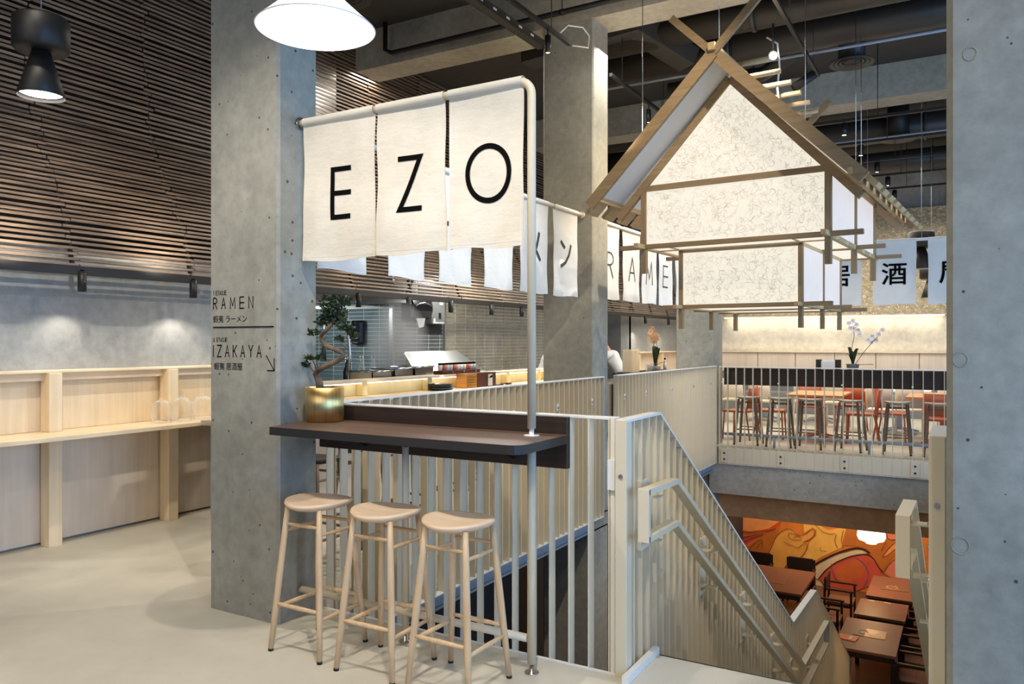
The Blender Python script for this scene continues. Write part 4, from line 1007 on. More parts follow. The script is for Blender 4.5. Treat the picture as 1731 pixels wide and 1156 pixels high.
hb(fibres(460, lambda x, z: xl+.045 < x < xr-.045 and zb_+.02 < z < zt_-.025, xl, xr, zb_, zt_, yf+.0105, 5), 'fibres', 'fibre').__setitem__('kind', 'stuff')
for (x, y) in ((XC-.7, 6.3), (XC-.02, 6.3), (XC-.7, 8.7), (XC+.6, 8.7), (XC+.45, 7.2), (XC+.6, 9.0)):
    hb(MB().tube([(x, y, 3.86-sl_*.945*abs(x-XC)), (x, y, 5.3)], .0035, 6), 'suspension_wire', 'chrome')
# ================================================================== BONSAI IN BRASS POT
PC = (-3.11, 3.25, 1.11)
pot = thing('plant_pot', 'round brushed brass planter on the dark bar shelf', 'planter', PC)
MB().lathe([(0,0),(.100,0),(.105,.006),(.106,.188),(.103,.190),(.099,.188),(.099,.165),(0,.165)], 48).build('bowl', 'brass', pot)
MB().lathe([(0,.176),(.05,.180),(.099,.166)], 24).build('soil', 'soil', pot)
mb = MB()
for k in range(70):
    a = random.uniform(0, 2*PI); r = random.uniform(0, .09); mb.lathe([(0,0),(.006,.004),(0,.008)], 5, (r*math.cos(a), r*math.sin(a), .174))
o = mb.build('bark_chips', 'soil', pot); o['kind'] = 'stuff'
bz = thing('bonsai_tree', 'twisted bonsai with small dark leaves growing in the brass planter', 'plant', (PC[0], PC[1], 1.28))
MB().tube([Vector(p)+Vector((0, .012*math.sin(i*1.3), 0)) for i, p in enumerate(TRUNK)], [r*1.35 for r in TRUNK_R], 12).build('trunk', 'bark', bz, True)
for tw in TWIGS:
    n = len(tw); MB().tube([Vector(p)+Vector((0, .01*math.sin(i*2.1), 0)) for i, p in enumerate(tw)], [.006-.0035*i/(n-1) for i in range(n)], 7).build('branch', 'bark', bz, True)
rnd = random.Random(11)
for (cx, cz, rx, rz) in CLUSTERS:
    rx *= 1.2; rz *= 1.2
    mb = MB(); m_ = int(34+rx*rz*36000)
    for k in range(m_):
        a = rnd.uniform(0, 2*PI); b_ = rnd.uniform(-1, 1); rr = rnd.uniform(.35, 1)**.5
        p = Vector((cx+rx*rr*math.cos(a)*math.cos(b_), 3.25+rx*.9*rr*math.sin(a)*math.cos(b_), cz+rz*rr*math.sin(b_)))
        d = Vector((rnd.uniform(-1,1), rnd.uniform(-1,1), rnd.uniform(-.3,1))).normalized(); u = d.cross(Vector((rnd.uniform(-1,1), .3, rnd.uniform(-1,1)))).normalized()
        L = rnd.uniform(.018, .030); w_ = L*.32; nn = d.cross(u)*.002
        mb.add([p, p+d*L*.4+u*w_+nn, p+d*L, p+d*L*.4-u*w_+nn, p+d*L*.5-nn], [(0,1,4),(1,2,4),(2,3,4),(3,0,4)], True)
    o = mb.build('leaf_cluster', 'leaf', bz, True); o['kind'] = 'stuff'

# ================================================================== KITCHEN
kc = thing('kitchen_counter', 'glowing pale wood kitchen counter with upper ledge and bar shelf', 'counter', (-4.85, 7, 0))
KY0, KY1 = 4.3, 9.35
BB(-5.02, -4.83, KY0, KY1, 1.175, 1.20).build('ledge', 'birch', kc, True)
BB(-4.99, -4.60, KY0, KY1, 1.02, 1.048).build('shelf', 'birch', kc, True)
B(-4.99, -4.95, KY0, KY1, 0, 1.02).build('front_panel', 'panel_wood', kc, True)
B(-4.97, -4.95, KY0, KY1, 1.05, 1.174).build('upright_board', 'yellow_wood', kc, True)
for y in (4.6, 5.62, 6.64, 7.3, 8.25, 9.05, 9.30):
    BB(-4.95, -4.87, y-.035, y+.035, 1.049, 1.174).build('upper_post', 'yellow_wood', kc, True)
    BB(-4.95, -4.87, y-.035, y+.035, 0, 1.019).build('lower_post', 'birch_z', kc, True)
B(-4.90, -4.885, KY0, KY1, 1.163, 1.1745).build('light_strip', 'kitchen_strip', kc, True)
area('counter_strip', (-4.88, 6.8, 1.16), (-4.75, 6.8, 1.0), .04, 5.0, 9, WARM2)
wt = thing('worktop', 'long stainless kitchen worktop behind the glowing ledge', 'worktop', (-5.3, 9, 0))
BB(-5.50, -5.03, KY0, 15.0, .86, .90).build('top', 'stainless', wt, True); B(-5.50, -5.06, KY0+.1, 14.9, .1, .859).build('cabinet_body', 'stainless', wt, True)
for y in (4.6, 7, 9.5, 12, 14.6): B(-5.4, -5.3, y-.04, y+.04, 0, .1).build('foot', 'black_paint', wt, True)
kc2 = thing('kitchen_counter', 'end of the kitchen counter beyond the middle column, under the peach orchid', 'counter', (-4.85, 12, 0))
BB(-5.0, -4.83, 12.2, 12.55, 1.0, 1.42, c=.01).build('end_post', 'birch_z', kc2, True)
BB(-5.02, -4.60, 12.0, 13.8, 1.02, 1.048).build('shelf', 'dark_wood', kc2, True)
B(-4.99, -4.95, 12.0, 13.8, 0, 1.02).build('front_panel', 'panel_wood', kc2, True)
# bowls, menu box, chopsticks on the shelf
bw = thing('bowl_stack', 'stack of dark grey plates on the kitchen shelf', 'plates', (-4.76, 6.67, 1.048))
for k in range(5): MB().lathe([(0,.0),(.10,.0),(.135,.012),(.137,.015),(.10,.006),(0,.006)], 28, (0,0,.0135*k)).build('plate', 'panel_grey' if k % 2 else 'charcoal', bw)
bx = thing('menu_box', 'orange and brown wooden napkin box with a white card', 'box', (-4.76, 7.36, 1.048))
BB(-.07, .07, -.30, -.10, 0, .155, c=.003).build('side_block', 'tray_wood', bx)
for z in (.03, .06, .09, .12): B(.0705, .072, -.295, -.105, z, z+.003).build('groove', 'lacquer', bx)
BB(-.07, .07, -.098, .30, 0, .16, c=.003).build('body', 'lacquer', bx)
B(.07, .075, .13, .22, .01, .14).build('card', 'paper', bx)
MB().prism([(.135,.10),(.215,.10),(.215,.135)], .0755, .0765, lambda a, b_, c: (c, a, b_)).build('card_mark', 'print_black', bx)
for i, (y, z, r) in enumerate([(7.78,1.052,0),(7.85,1.056,.4),(7.93,1.062,-.3),(8.0,1.052,.2)]):
    o = BB(-.02, .02, -.07, .07, 0, .012).build('chopstick_rest', 'lacquer'); o.location = (-4.72, y, z-.003); o.rotation_euler = (0, 0, r)
    tag(o, 'dark red lacquered cutlery sleeve lying beside the napkin box, %s in the row' % ['first', 'second', 'third', 'last'][i], 'sleeve', 'lacquered sleeves on the kitchen shelf')
# condiment jars on the ledge
tr = thing('jar_tray', 'brown tray holding small labelled jars on the kitchen ledge', 'tray', (-4.93, 7.25, 1.20))
BB(-.06, .06, -.39, .36, 0, .04, c=.003).build('box', 'lacquer', tr)
for y in (-.2, .02, .26): MB().tube([(.06, y, .02), (.068, y, .02)], .009, 8).build('knob', 'chrome', tr)
cols = ['paper', 'card_orange', 'paper', 'paper', 'card_orange', 'paper', 'paper', 'paper', 'card_orange', 'paper', 'paper']
for k in range(11):
    j = thing('spice_jar', 'small spice jar with %s label on the brown tray, %s' % ('orange' if cols[k] == 'card_orange' else 'white', ['first from left','second','third','fourth','fifth','middle one','seventh','eighth','ninth','tenth','last, at the right'][k]), 'jar', (-4.93, 6.90+.066*k, 1.24), 0, 'jars on the kitchen ledge tray')
    MB().lathe([(0,0),(.024,0),(.024,.062),(0,.062)], 14).build('label_band', cols[k], j)
    MB().lathe([(0,.062),(.022,.062),(.022,.082),(0,.082)], 14).build('lid', 'print_black', j)
# hot cabinet lid, noodle boiler, pans, tap
hd = thing('steel_hood_lid', 'sloping stainless steel lid standing open behind the jars', 'lid', (-5.6, 7.9, 1.2))
P = [(-5.15,6.80,1.215),(-5.15,8.12,1.215),(-5.55,8.14,1.44),(-5.55,7.09,1.44)]
mb = MB(); mb.add(P+[(x-.015, y, z-.02) for x, y, z in P], [(0,1,2,3),(7,6,5,4),(0,4,5,1),(1,5,6,2),(2,6,7,3),(3,7,4,0)]); mb.build('lid_plate', 'stainless', hd, True)
MB().tube([(-5.14,6.9,1.205),(-5.10,6.9,1.195),(-5.10,7.2,1.195),(-5.14,7.2,1.205)], .008, 6).build('lid_handle', 'chrome', hd, True)
BB(-5.54, -5.12, 7.10, 8.12, .90, 1.20, c=.01).build('boiler_body', 'stainless', hd, True)
for i, (y0_, y1_, h_) in enumerate([(6.05,6.36,.10),(6.40,6.72,.12),(6.74,7.08,.13)]):
    p = thing('steel_pan', ['left', 'middle', 'right'][i]+' rectangular stainless pan behind the glowing ledge', 'pan', (-5.3, (y0_+y1_)/2, .90), 0, 'gastronorm pans')
    w_ = (y1_-y0_)/2
    MB().box(-.15,.15,-w_,-w_+.01,0,.25+h_).box(-.15,.15,w_-.01,w_,0,.25+h_).box(-.15,-.14,-w_,w_,0,.25+h_).box(.14,.15,-w_,w_,0,.25+h_).build('body', 'stainless', p)
    MB().tube([(.16,-w_,.25+h_),(.16,w_,.25+h_),(-.16,w_,.25+h_),(-.16,-w_,.25+h_),(.16,-w_,.25+h_)], .01, 6).build('rim', 'chrome', p)
fc_ = thing('spray_tap', 'tall chrome spring tap curving behind the bonsai', 'tap', (-5.6, 6.15, .9))
pts = [(-5.6,6.22,.9),(-5.6,6.22,1.45),(-5.6,6.2,1.62),(-5.6,6.15,1.78),(-5.6,6.08,1.88),(-5.6,5.98,1.91),(-5.6,5.88,1.86),(-5.6,5.84,1.70),(-5.6,5.84,1.50)]
MB().tube(pts, .015, 10).build('hose', 'chrome', fc_, True)
mb = MB(); 
for k in range(26): mb.tube([(-5.6+.021*math.cos(a*PI/4), 6.22+.021*math.sin(a*PI/4), 1.02+.016*k+.002*a) for a in range(8)], .004, 5)
mb.build('spring', 'chrome', fc_, True)
MB().tube([(-5.6,6.22,1.05),(-5.48,6.30,1.05)], .022, 10).tube([(-5.6,6.14,1.15),(-5.6,6.22,1.15)], .012, 8).build('valve', 'chrome', fc_, True)
MB().lathe([(0,0),(.028,0),(.022,.12),(.012,.16),(0,.16)], 12, (-5.6,5.84,1.36)).build('spray_head', 'charcoal', fc_, True)
sd = thing('soap_dispenser', 'black soap dispenser on the blue grey tiles', 'dispenser', (-7.12, 8.08, 1.52))
BB(-.10, .10, -.06, .05, 0, .32, c=.03).build('body', 'dispenser', sd)
BB(-.05, .05, -.075, -.055, .07, .12).build('window', 'panel_grey', sd); BB(-.045, .045, -.085, -.05, .012, .04, c=.01).build('push_bar', 'stainless', sd)
MB().tube([(0,-.06,.29),(0,-.066,.29)], .012, 8).build('lock', 'chrome', sd)
td = thing('towel_dispenser', 'glossy black paper towel dispenser with a white towel hanging out', 'dispenser', (-6.48, 8.55, 1.83))
MB().prism([(-.12,.0),(.06,.05),(.10,.14),(.10,.22),(.04,.36),(-.12,.36)], -.21, .21, lambda a, b_, c: (a, c, b_)).build('cover', 'dispenser', td)
MB().tube([(.105,-.19,.20),(.112,-.1,.235),(.115,0,.25),(.112,.1,.235),(.105,.19,.20)], .008, 6).build('bright_rim', 'chrome', td)
MB().tube([(.10,0,.31),(.108,0,.31)], .014, 8).build('lock', 'chrome', td)
MB().prism([(-.10,.04),(.11,.05),(.07,-.07),(-.03,-.09)], .045, .05, lambda a, b_, c: (c, a, b_)).build('towel', 'paper', td)
MB().bar((-.05,-.20,.34),(.02,-.10,.60),.03,.03).build('arm', 'charcoal', td)
b2 = thing('wall_box', 'grey first aid box with white markings beside the towel dispenser', 'box', (-6.5, 9.02, 1.80))
BB(-.09, .03, -.15, .16, 0, .36, c=.01).build('cabinet', 'panel_grey', b2)
B(.031, .034, -.13, .13, .01, .03).build('white_edge', 'paper', b2); B(.031, .034, .02, .10, .27, .34).build('white_mark', 'paper', b2); B(.031, .034, -.12, -.08, .03, .08).build('white_mark', 'paper', b2)
B(.031, .034, .0, .06, .08, .16).build('grey_mark', 'dispenser', b2)
MB().box(-6.6, -6.585, 8.72, 9.26, 1.66, 2.35).build('backing', 'charcoal', b2, True)
ex = thing('extractor_hood', 'stainless extractor hood with ribbed grille above the kitchen', 'extractor', (-6.6, 7.0, 2.0))
P = [(-7.8,6.3),(-5.95,6.3),(-5.95,8.0),(-7.8,8.0)]
MB().add([(-7.6,5.6,2.0),(-6.2,5.6,2.0),(-6.2,8.05,2.05),(-7.6,8.05,2.05),(-7.3,5.9,2.5),(-6.5,5.9,2.5),(-6.5,7.8,2.5),(-7.3,7.8,2.5)], [(0,3,2,1),(4,5,6,7),(0,1,5,4),(1,2,6,5),(2,3,7,6),(3,0,4,7)]).build('canopy', 'stainless', ex, True)
mb = MB()
for k in range(22): mb.box(-7.4, -6.3, 5.7+k*.1, 5.74+k*.1, 1.98, 1.995)
g_ = mb.build('grille', 'white_steel', ex, True); g_['kind'] = 'stuff'
B(-7.2, -6.7, 6.4, 7.2, 2.5, 5.3).build('flue', 'stainless', ex, True)
for i, (x, y, z, h_) in enumerate([(-6.3, 6.95, .9, .44), (-6.25, 7.15, .9, .46), (-6.2, 7.3, .9, .45)]):
    t = thing('bottle', ['black', 'clear, middle', 'clear, right'][i]+' bottle standing on the kitchen worktop under the steam', 'bottle', (x, y, z), 0, 'bottles on the worktop')
    MB().lathe([(0,0),(.045,0),(.045,h_*.7),(.02,h_*.85),(.02,h_),(0,h_)], 14).build('body', 'dispenser' if i == 0 else 'clear_glass', t)
    MB().lathe([(0,h_),(.022,h_),(.022,h_+.02),(0,h_+.02)], 10).build('cap', 'chrome', t)
rt = BB(-6.59, -6.0, 6.3, 8.1, .86, .90).build('rear_worktop', 'stainless'); tag(rt, 'stainless rear worktop below the blue grey tiles', 'worktop')
rt2 = BB(-6.585, -6.15, 12.6, 14.2, .86, .90).build('rear_worktop', 'stainless'); tag(rt2, 'rear worktop in front of the person in white, right part of the kitchen', 'worktop')
B(-6.585, -6.18, 12.62, 14.18, 0, .86).build('cabinet_body', 'stainless', rt2)
B(-6.59, -6.03, 6.32, 8.08, 0, .86).build('cabinet_body', 'stainless', rt)
# rising steam
mb = MB()
for (x, y, z, r, hz) in ((-5.9, 7.35, 1.42, .20, .26), (-5.95, 7.5, 1.72, .16, .26), (-6.0, 7.6, 1.95, .10, .16)):
    mb.lathe([(0,-hz)]+[(r*math.sin(t*PI/10), -hz*math.cos(t*PI/10)) for t in range(1,10)]+[(0,hz)], 18, (x,y,z))
    break
mb = MB().lathe([(0,0),(.2,.04),(.34,.2),(.40,.45),(.38,.7),(.26,.92),(.12,1.04),(0,1.08)], 20, (-5.75, 7.2, 1.0))
o = mb.build('steam', 'steam'); o['kind'] = 'stuff'; tag(o, 'soft plume of steam rising behind the kitchen counter', 'steam')

# ------------------------------------------------------------------ cooks
def skin_body(name, joints, edges, radii, mat, parent, root=0):
    me = bpy.data.meshes.new(name); me.from_pydata(joints, edges, []); me.update()
    o = bpy.data.objects.new(name, me); COL.objects.link(o); o.parent = parent
    md = o.modifiers.new('skin', 'SKIN'); md.use_smooth_shade = True
    for i, r in enumerate(radii): me.skin_vertices[0].data[i].radius = r if isinstance(r, tuple) else (r, r)
    me.skin_vertices[0].data[root].use_root = True
    s = o.modifiers.new('sub', 'SUBSURF'); s.levels = 2; s.render_levels = 2
    me.materials.append(MATS[mat]); return o
def cook(label, loc, rz, bend=.28):
    t = thing('person', label, 'person', loc, rz, 'cooks in the kitchen')
    # figure faces -Y in its own frame, leaning forward over the worktop
    b = bend; ch_ = (0, -b*.55, 1.20); nk = (0, -b*.9, 1.36)
    J = [(0,0,.92),(0,-b*.2,1.05),ch_,(0,-b*.8,1.33),nk, (.19,-b*.72,1.30),(.25,-b-.10,1.08),(.18,-b-.33,1.00), (-.19,-b*.72,1.30),(-.25,-b-.10,1.08),(-.18,-b-.33,1.00)]
    E = [(0,1),(1,2),(2,3),(3,4),(3,5),(5,6),(6,7),(3,8),(8,9),(9,10)]
    R = [(.17,.12),(.155,.115),(.18,.125),(.12,.09),(.055,.055),(.075,.075),(.058,.058),(.045,.045),(.075,.075),(.058,.058),(.045,.045)]
    skin_body('jacket', J, E, R, 'jacket', t)
    skin_body('trousers', [(0,0,.93),(.10,0,.85),(.11,.02,.48),(.11,.03,.08),(-.10,0,.85),(-.11,-.02,.48),(-.11,.03,.08)], [(0,1),(1,2),(2,3),(0,4),(4,5),(5,6)], [.13,.095,.07,.05,.095,.07,.05], 'trousers', t)
    for s_ in (-1, 1): BB(s_*.11-.045, s_*.11+.045, -.14, .10, 0, .09, c=.03).build('shoe', 'charcoal', t)
    # neck, head with face
    hx = Vector((0, -b*1.25-.02, 1.53))
    skin_body('neck', [(0,-b*.85,1.34),(0,-b*1.08,1.44),tuple(hx)], [(0,1),(1,2)], [.058,.052,.06], 'skin', t)
    mb = MB(); n = 24; rings = [(-.115,.02),(-.108,.045),(-.085,.066),(-.05,.078),(0,.084),(.045,.083),(.08,.068),(.105,.042),(.115,.0)]
    vs = []
    for z, r in rings:
        for k in range(n):
            a = 2*PI*k/n; x = r*.9*math.cos(a); y = r*1.12*math.sin(a)
            if y < 0 and abs(x) < .015 and -.04 < z < .01: y -= .02        # nose
            if y < 0 and abs(abs(x)-.03) < .015 and -.005 < z < .03: y += .008   # eye sockets
            vs.append((hx.x+x, hx.y+y, hx.z+z))
    mb.add(vs, [(i*n+k, i*n+(k+1)%n, (i+1)*n+(k+1)%n, (i+1)*n+k) for i in range(len(rings)-1) for k in range(n)], True)
    hd_ = mb.build('head', 'skin', t)
    for s_ in (-1, 1):
        MB().lathe([(0,-.008),(.008,0),(0,.008)], 10, (hx.x+s_*.030, hx.y-.082, hx.z+.012)).build('eye', 'hair', hd_)
        MB().lathe([(0,-.03),(.012,-.015),(.014,.01),(0,.03)], 10, (hx.x+s_*.078, hx.y+.005, hx.z)).build('ear', 'skin', hd_)
    MB().box(hx.x-.022, hx.x+.022, hx.y-.089, hx.y-.080, hx.z-.062, hx.z-.056).build('mouth', 'paint_maroon', hd_)
    MB().lathe([(.088,-.02),(.094,.03),(.082,.085),(.05,.118),(0,.128)], 20, (hx.x, hx.y+.012, hx.z)).build('hair', 'hair', t)
    # hands: palm with four fingers and a thumb, resting on the worktop
    for s_ in (-1, 1):
        w_ = Vector((s_*.18, -b-.35, .985))
        mb = MB(); mb.bbox(w_.x-.04, w_.x+.04, w_.y-.09, w_.y+.01, w_.z-.016, w_.z+.014, c=.01)
        for k, L in enumerate((.066, .076, .071, .055)):
            x = w_.x-.031+.0205*k
            mb.tube([(x, w_.y-.085, w_.z), (x, w_.y-.09-L*.5, w_.z+.006), (x, w_.y-.09-L, w_.z-.012)], [.0095, .0085, .007], 8)
        mb.tube([(w_.x-s_*.035, w_.y-.025, w_.z), (w_.x-s_*.062, w_.y-.055, w_.z), (w_.x-s_*.066, w_.y-.085, w_.z-.008)], [.011, .010, .008], 8)
        mb.build('hand', 'skin', t)
cook('person in a white jacket bending over the worktop, right of the middle column', (-5.72, 13.95, 0), -PI*.5, .30)
cook('person in a white jacket half hidden by the middle column, left side', (-5.80, 10.78, 0), PI*.5, .28)

# ------------------------------------------------------------------ orchids
def orchid(label, loc, stems, petal, potmat, leaves, ps=.034, h0=.13, seed=1, potr=.075):
    t = thing('potted_orchid', label, 'plant', loc); rnd = random.Random(seed)
    pt = MB().lathe([(0,0),(potr*.75,0),(potr,h0*.95),(potr*1.03,h0),(potr*.9,h0),(potr*.88,h0*.85),(0,h0*.85)], 24).build('pot', potmat, t)
    for st_, fl_ in stems:
        MB().tube([(x, y, z+h0*.8) for x, y, z in st_], .0045, 7).build('stem', 'bark', t)
        for (x, y, z) in fl_:
            mb = MB(); c_ = Vector((x, y, z+h0*.8)); ax = Vector((rnd.uniform(-.3,.6), -1, rnd.uniform(-.3,.2))).normalized()
            u = ax.cross(Vector((0,0,1))).normalized(); v = ax.cross(u)
            for k in range(5):
                a = 2*PI*k/5+PI/2+rnd.uniform(-.1,.1); d = u*math.cos(a)+v*math.sin(a); e = u*-math.sin(a)+v*math.cos(a)
                mb.add([c_, c_+d*ps*.5+e*ps*.42+ax*.004, c_+d*ps*1.05+ax*.010, c_+d*ps*.5-e*ps*.42+ax*.004, c_+d*ps*.55-ax*.002], [(0,1,4),(1,2,4),(2,3,4),(3,0,4)], True)
            f_ = mb.build('flower', petal, t)
            MB().lathe([(0,0),(ps*.16,.004),(0,.014)], 8, tuple(c_)).build('flower_centre', 'paint_maroon', f_)
    for (ax_, ay_, L, H_) in leaves:
        mb = MB(); vs = []; n = 8
        for i in range(n+1):
            s_ = i/n; w_ = math.sin(PI*min(1, s_*.92+.08))*(.028+.08*max(0, H_-.24))+.004; p = Vector((ax_*L*s_, ay_*L*s_, h0*.8+H_*math.sin(s_*PI*.6)))
            sd_ = Vector((-ay_, ax_, 0)).normalized()*w_
            vs += [p-sd_+Vector((0,0,.008)), p, p+sd_+Vector((0,0,.008))]
        fs = []
        for i in range(n): fs += [(i*3,i*3+1,i*3+4,i*3+3),(i*3+1,i*3+2,i*3+5,i*3+4)]
        mb.add(vs, fs, True); mb.build('leaf', 'orchid_leaf', t)
    return t
orchid('peach flowered orchid in a pale bowl beyond the middle column', (-4.72, 13.0, 1.048),
       [([(0,0,0),(-.02,.0,.22),(-.03,-.02,.42),(-.06,-.05,.60)], [(-.03,-.04,.66),(-.06,-.06,.60),(-.02,-.05,.56),(-.08,-.03,.50),(-.03,-.07,.48),(.0,-.05,.43)]),
        ([(0.02,.05,0),(.01,.05,.25),(0,.10,.5)], [(0,.02,.54),(.03,-.03,.48)])], 'petal_peach', 'white_panel',
       [(.5,-.8,.16,.30),(.2,.9,.17,.32),(-.3,.3,.13,.36),(.9,.2,.2,.08),(.3,-.9,.22,.05),(.1,.6,.10,.34)], ps=.062, h0=.09, potr=.11, seed=4)
orchid('pink flowered orchid with two arching stems on the far counter', (-1.43, 11.98, 1.11),
       [([(0,0,0),(-.02,0,.2),(.02,0,.42),(.01,0,.56)], [(-.05,0,.60),(0,0,.63),(.05,0,.58),(.02,0,.52),(.07,0,.50),(-.03,0,.53),(.09,0,.44)]),
        ([(0.02,0,0),(.12,0,.16),(.24,0,.32),(.36,0,.45)], [(.20,0,.36),(.25,0,.41),(.30,0,.36),(.33,0,.44),(.38,0,.50),(.24,0,.33)])], 'petal_pink', 'panel_grey',
       [(-.4,-.5,.14,.26),(.5,-.4,.17,.24),(.9,-.1,.30,.02),(.1,.8,.1,.2),(-.8,.1,.1,.16)], ps=.04, h0=.13, seed=6, potr=.085)

# glasses by the left orchid
for i in range(4):
    t = thing('drinking_glass', ['clear drinking glass beside the peach orchid, leftmost', 'clear drinking glass beside the peach orchid, second', 'clear drinking glass beside the peach orchid, third', 'clear drinking glass nearest the peach orchid'][i], 'glass', (-4.72, 12.62+.08*i, 1.048), 0, 'glasses by the peach orchid')
    MB().lathe([(0,0),(.03,0),(.038,.13),(.035,.13),(.028,.01),(0,.01)], 14).build('tumbler', 'clear_glass', t)
sb = thing('sauce_bottle', 'small white sauce bottle right of the peach orchid', 'bottle', (-4.70, 13.45, 1.048))
MB().lathe([(0,0),(.03,0),(.03,.12),(.015,.16),(.015,.19),(0,.19)], 12).build('body', 'paper', sb); MB().lathe([(0,.19),(.018,.19),(.014,.22),(0,.22)], 10).build('cap', 'print_black', sb)
# ================================================================== FAR COUNTER AND DINING
fc3 = thing('bar_counter', 'long dark bar shelf along the far railing', 'counter', (-1.6, 11.85, 0))
BB(-3.15, .25, 11.62, 11.65, .92, 1.17).build('back_board', 'dark_wood', fc3, True)
BB(-3.15, .25, 11.655, 12.15, 1.075, 1.11, c=.003).build('top', 'counter_top', fc3, True)
for x in (-2.7, -1.7, -.7): MB().prism([(11.66,1.07),(12.0,1.07),(11.66,.93)], x-.004, x+.004, lambda a, b_, c: (c, a, b_)).build('bracket', 'black_paint', fc3, True)
f2 = thing('foot_rail', 'low grey foot rail behind the far railing', 'foot rail', (-1.6, 11.82, 0))
MB().tube([(-3.2,11.82,.17),(.2,11.82,.17)], .022, 12).build('tube', 'grey_steel', f2, True)
for x in (-2.47, -1.2, -.2): MB().tube([(x,11.82,0),(x,11.82,.17)], .018, 10).build('support_post', 'grey_steel', f2, True)
nb = thing('napkin_holder', 'dark wooden napkin holder with white napkins left of the pink orchid', 'napkin holder', (-1.75, 11.98, 1.11))
for s_ in (-1, 1): BB(s_*.13-.035, s_*.13+.035, -.05, .05, 0, .19).build('end_block', 'dark_wood', nb)
BB(-.095, .095, -.04, .04, .0, .17).build('napkins', 'paper', nb); B(-.165, .165, -.05, .05, .0, .006).build('base', 'dark_wood', nb)
ft = BB(-.16, .16, -.08, .08, 0, .014).build('serving_tray', 'dark_wood'); ft.location = (-2.18, 11.98, 1.11); tag(ft, 'flat dark tray left of the napkin holder', 'tray')

def pedestal_table(label, x, y, w, d, topm, legm, group, z=.74):
    t = thing('dining_table', label, 'table', (x, y, 0), 0, group)
    BB(-w/2, w/2, -d/2, d/2, z-.03, z, c=.004).build('tabletop', topm, t)
    BB(-.045, .045, -.045, .045, .06, z-.03).build('column', legm, t)
    for a in range(4):
        an = PI/4+a*PI/2; e = (math.cos(an)*.38, math.sin(an)*.38)
        MB().bar((0,0,.10), (e[0], e[1], .02), .06, .03).build('foot', legm, t)
    return t
GT = 'dining tables'
pedestal_table('orange table with orange pedestal, seen between the third and fourth far stools', -2.07, 13.25, .82, 1.2, 'orange_top', 'orange_paint', GT)
pedestal_table('orange table with orange pedestal beside the blue pier', -.35, 13.6, .95, 1.3, 'orange_top', 'orange_paint', GT)
pedestal_table('white table at the back left of the far dining area', -3.5, 15.9, .9, .8, 'white_top', 'grey_steel', GT)
pedestal_table('white table behind the middle white chairs', -2.5, 16.2, .9, .8, 'white_top', 'grey_steel', GT)
pedestal_table('white table with grey star base behind the fifth far stool', -1.05, 14.9, 1.0, .8, 'white_top', 'grey_steel', GT)
def shell_chair(label, x, y, rz, mat, group, h=.82):
    t = thing('dining_chair', label, 'chair', (x, y, 0), rz, group)
    BB(-.21, .21, -.21, .21, .43, .46, c=.01).build('seat', mat, t)
    mb = MB(); n = 8
    vs = []
    for j in range(2):
        for i in range(n+1):
            a = -1+2*i/n; yy = .20+.03*(1-a*a)-.02*0
            for z in (.50, h): vs.append((a*.20*(1 if z < .6 else .92), yy+(.05 if z > .6 else 0)+j*.014, z))
    o_ = 2*(n+1); fs = []
    for i in range(n): fs += [(2*i,2*i+2,2*i+3,2*i+1), (o_+2*i,o_+2*i+1,o_+2*i+3,o_+2*i+2), (2*i+1,2*i+3,o_+2*i+3,o_+2*i+1), (2*i,o_+2*i,o_+2*i+2,2*i+2)]
    fs += [(0,1,o_+1,o_), (2*n,o_+2*n,o_+2*n+1,2*n+1)]
    mb.add(vs, fs, True); mb.build('backrest', mat, t)
    for sx in (-1, 1):
        MB().tube([(sx*.20,-.20,0),(sx*.185,-.18,.44)], .013, 8).build('leg', mat, t)
        MB().tube([(sx*.21,.26,0),(sx*.19,.19,.44),(sx*.19,.25,h)], .013, 8).build('leg', mat, t)
    return t
GO = 'orange chairs in the far dining area'
for x, y, r, l in ((-3.20,12.75,-1.75,'orange chair beside the far column, seen edge on'), (-2.78,13.1,1.65,'orange chair facing the first orange table, left side'),
                   (-2.35,14.25,.3,'orange chair behind the first orange table'), (-1.45,13.15,-1.5,'orange chair right of the first orange table'),
                   (-1.80,14.75,-.2,'orange chair with its back low behind the fourth far stool'), (-1.03,13.5,1.5,'orange chair behind the fifth far stool, facing the right table'),
                   (-.35,12.75,3.1,'orange chair at the near side of the right orange table')):
    shell_chair(l, x, y, r, 'orange_paint', GO)
GW = 'white chairs in the far dining area'
for x, y, r, l in ((-3.95,15.3,3.2,'white chair at the back left beside the far column'), (-3.35,15.1,3.0,'white chair second from the far column'), (-2.65,15.5,3.2,'white chair behind the orange table'),
                   (-2.1,15.3,3.1,'white chair seen right of the orange table'), (-1.25,14.1,3.1,'white chair with high back behind the fifth far stool'), (-.85,14.2,3.2,'white chair right of the high backed white chair'), (-.25,14.9,3.1,'white chair beside the blue pier')):
    shell_chair(l, x, y, r, 'white_plastic', GW, .86)
bs = thing('banquette', 'long grey bench along the far wall', 'bench', (-2.2, 18.1, 0))
BB(-5.2, .8, 17.8, 18.3, 0, .45, c=.01).build('seat_box', 'panel_grey', bs, True); BB(-5.2, .8, 18.3, 18.45, .1, .88, c=.01).build('back', 'panel_grey', bs, True)

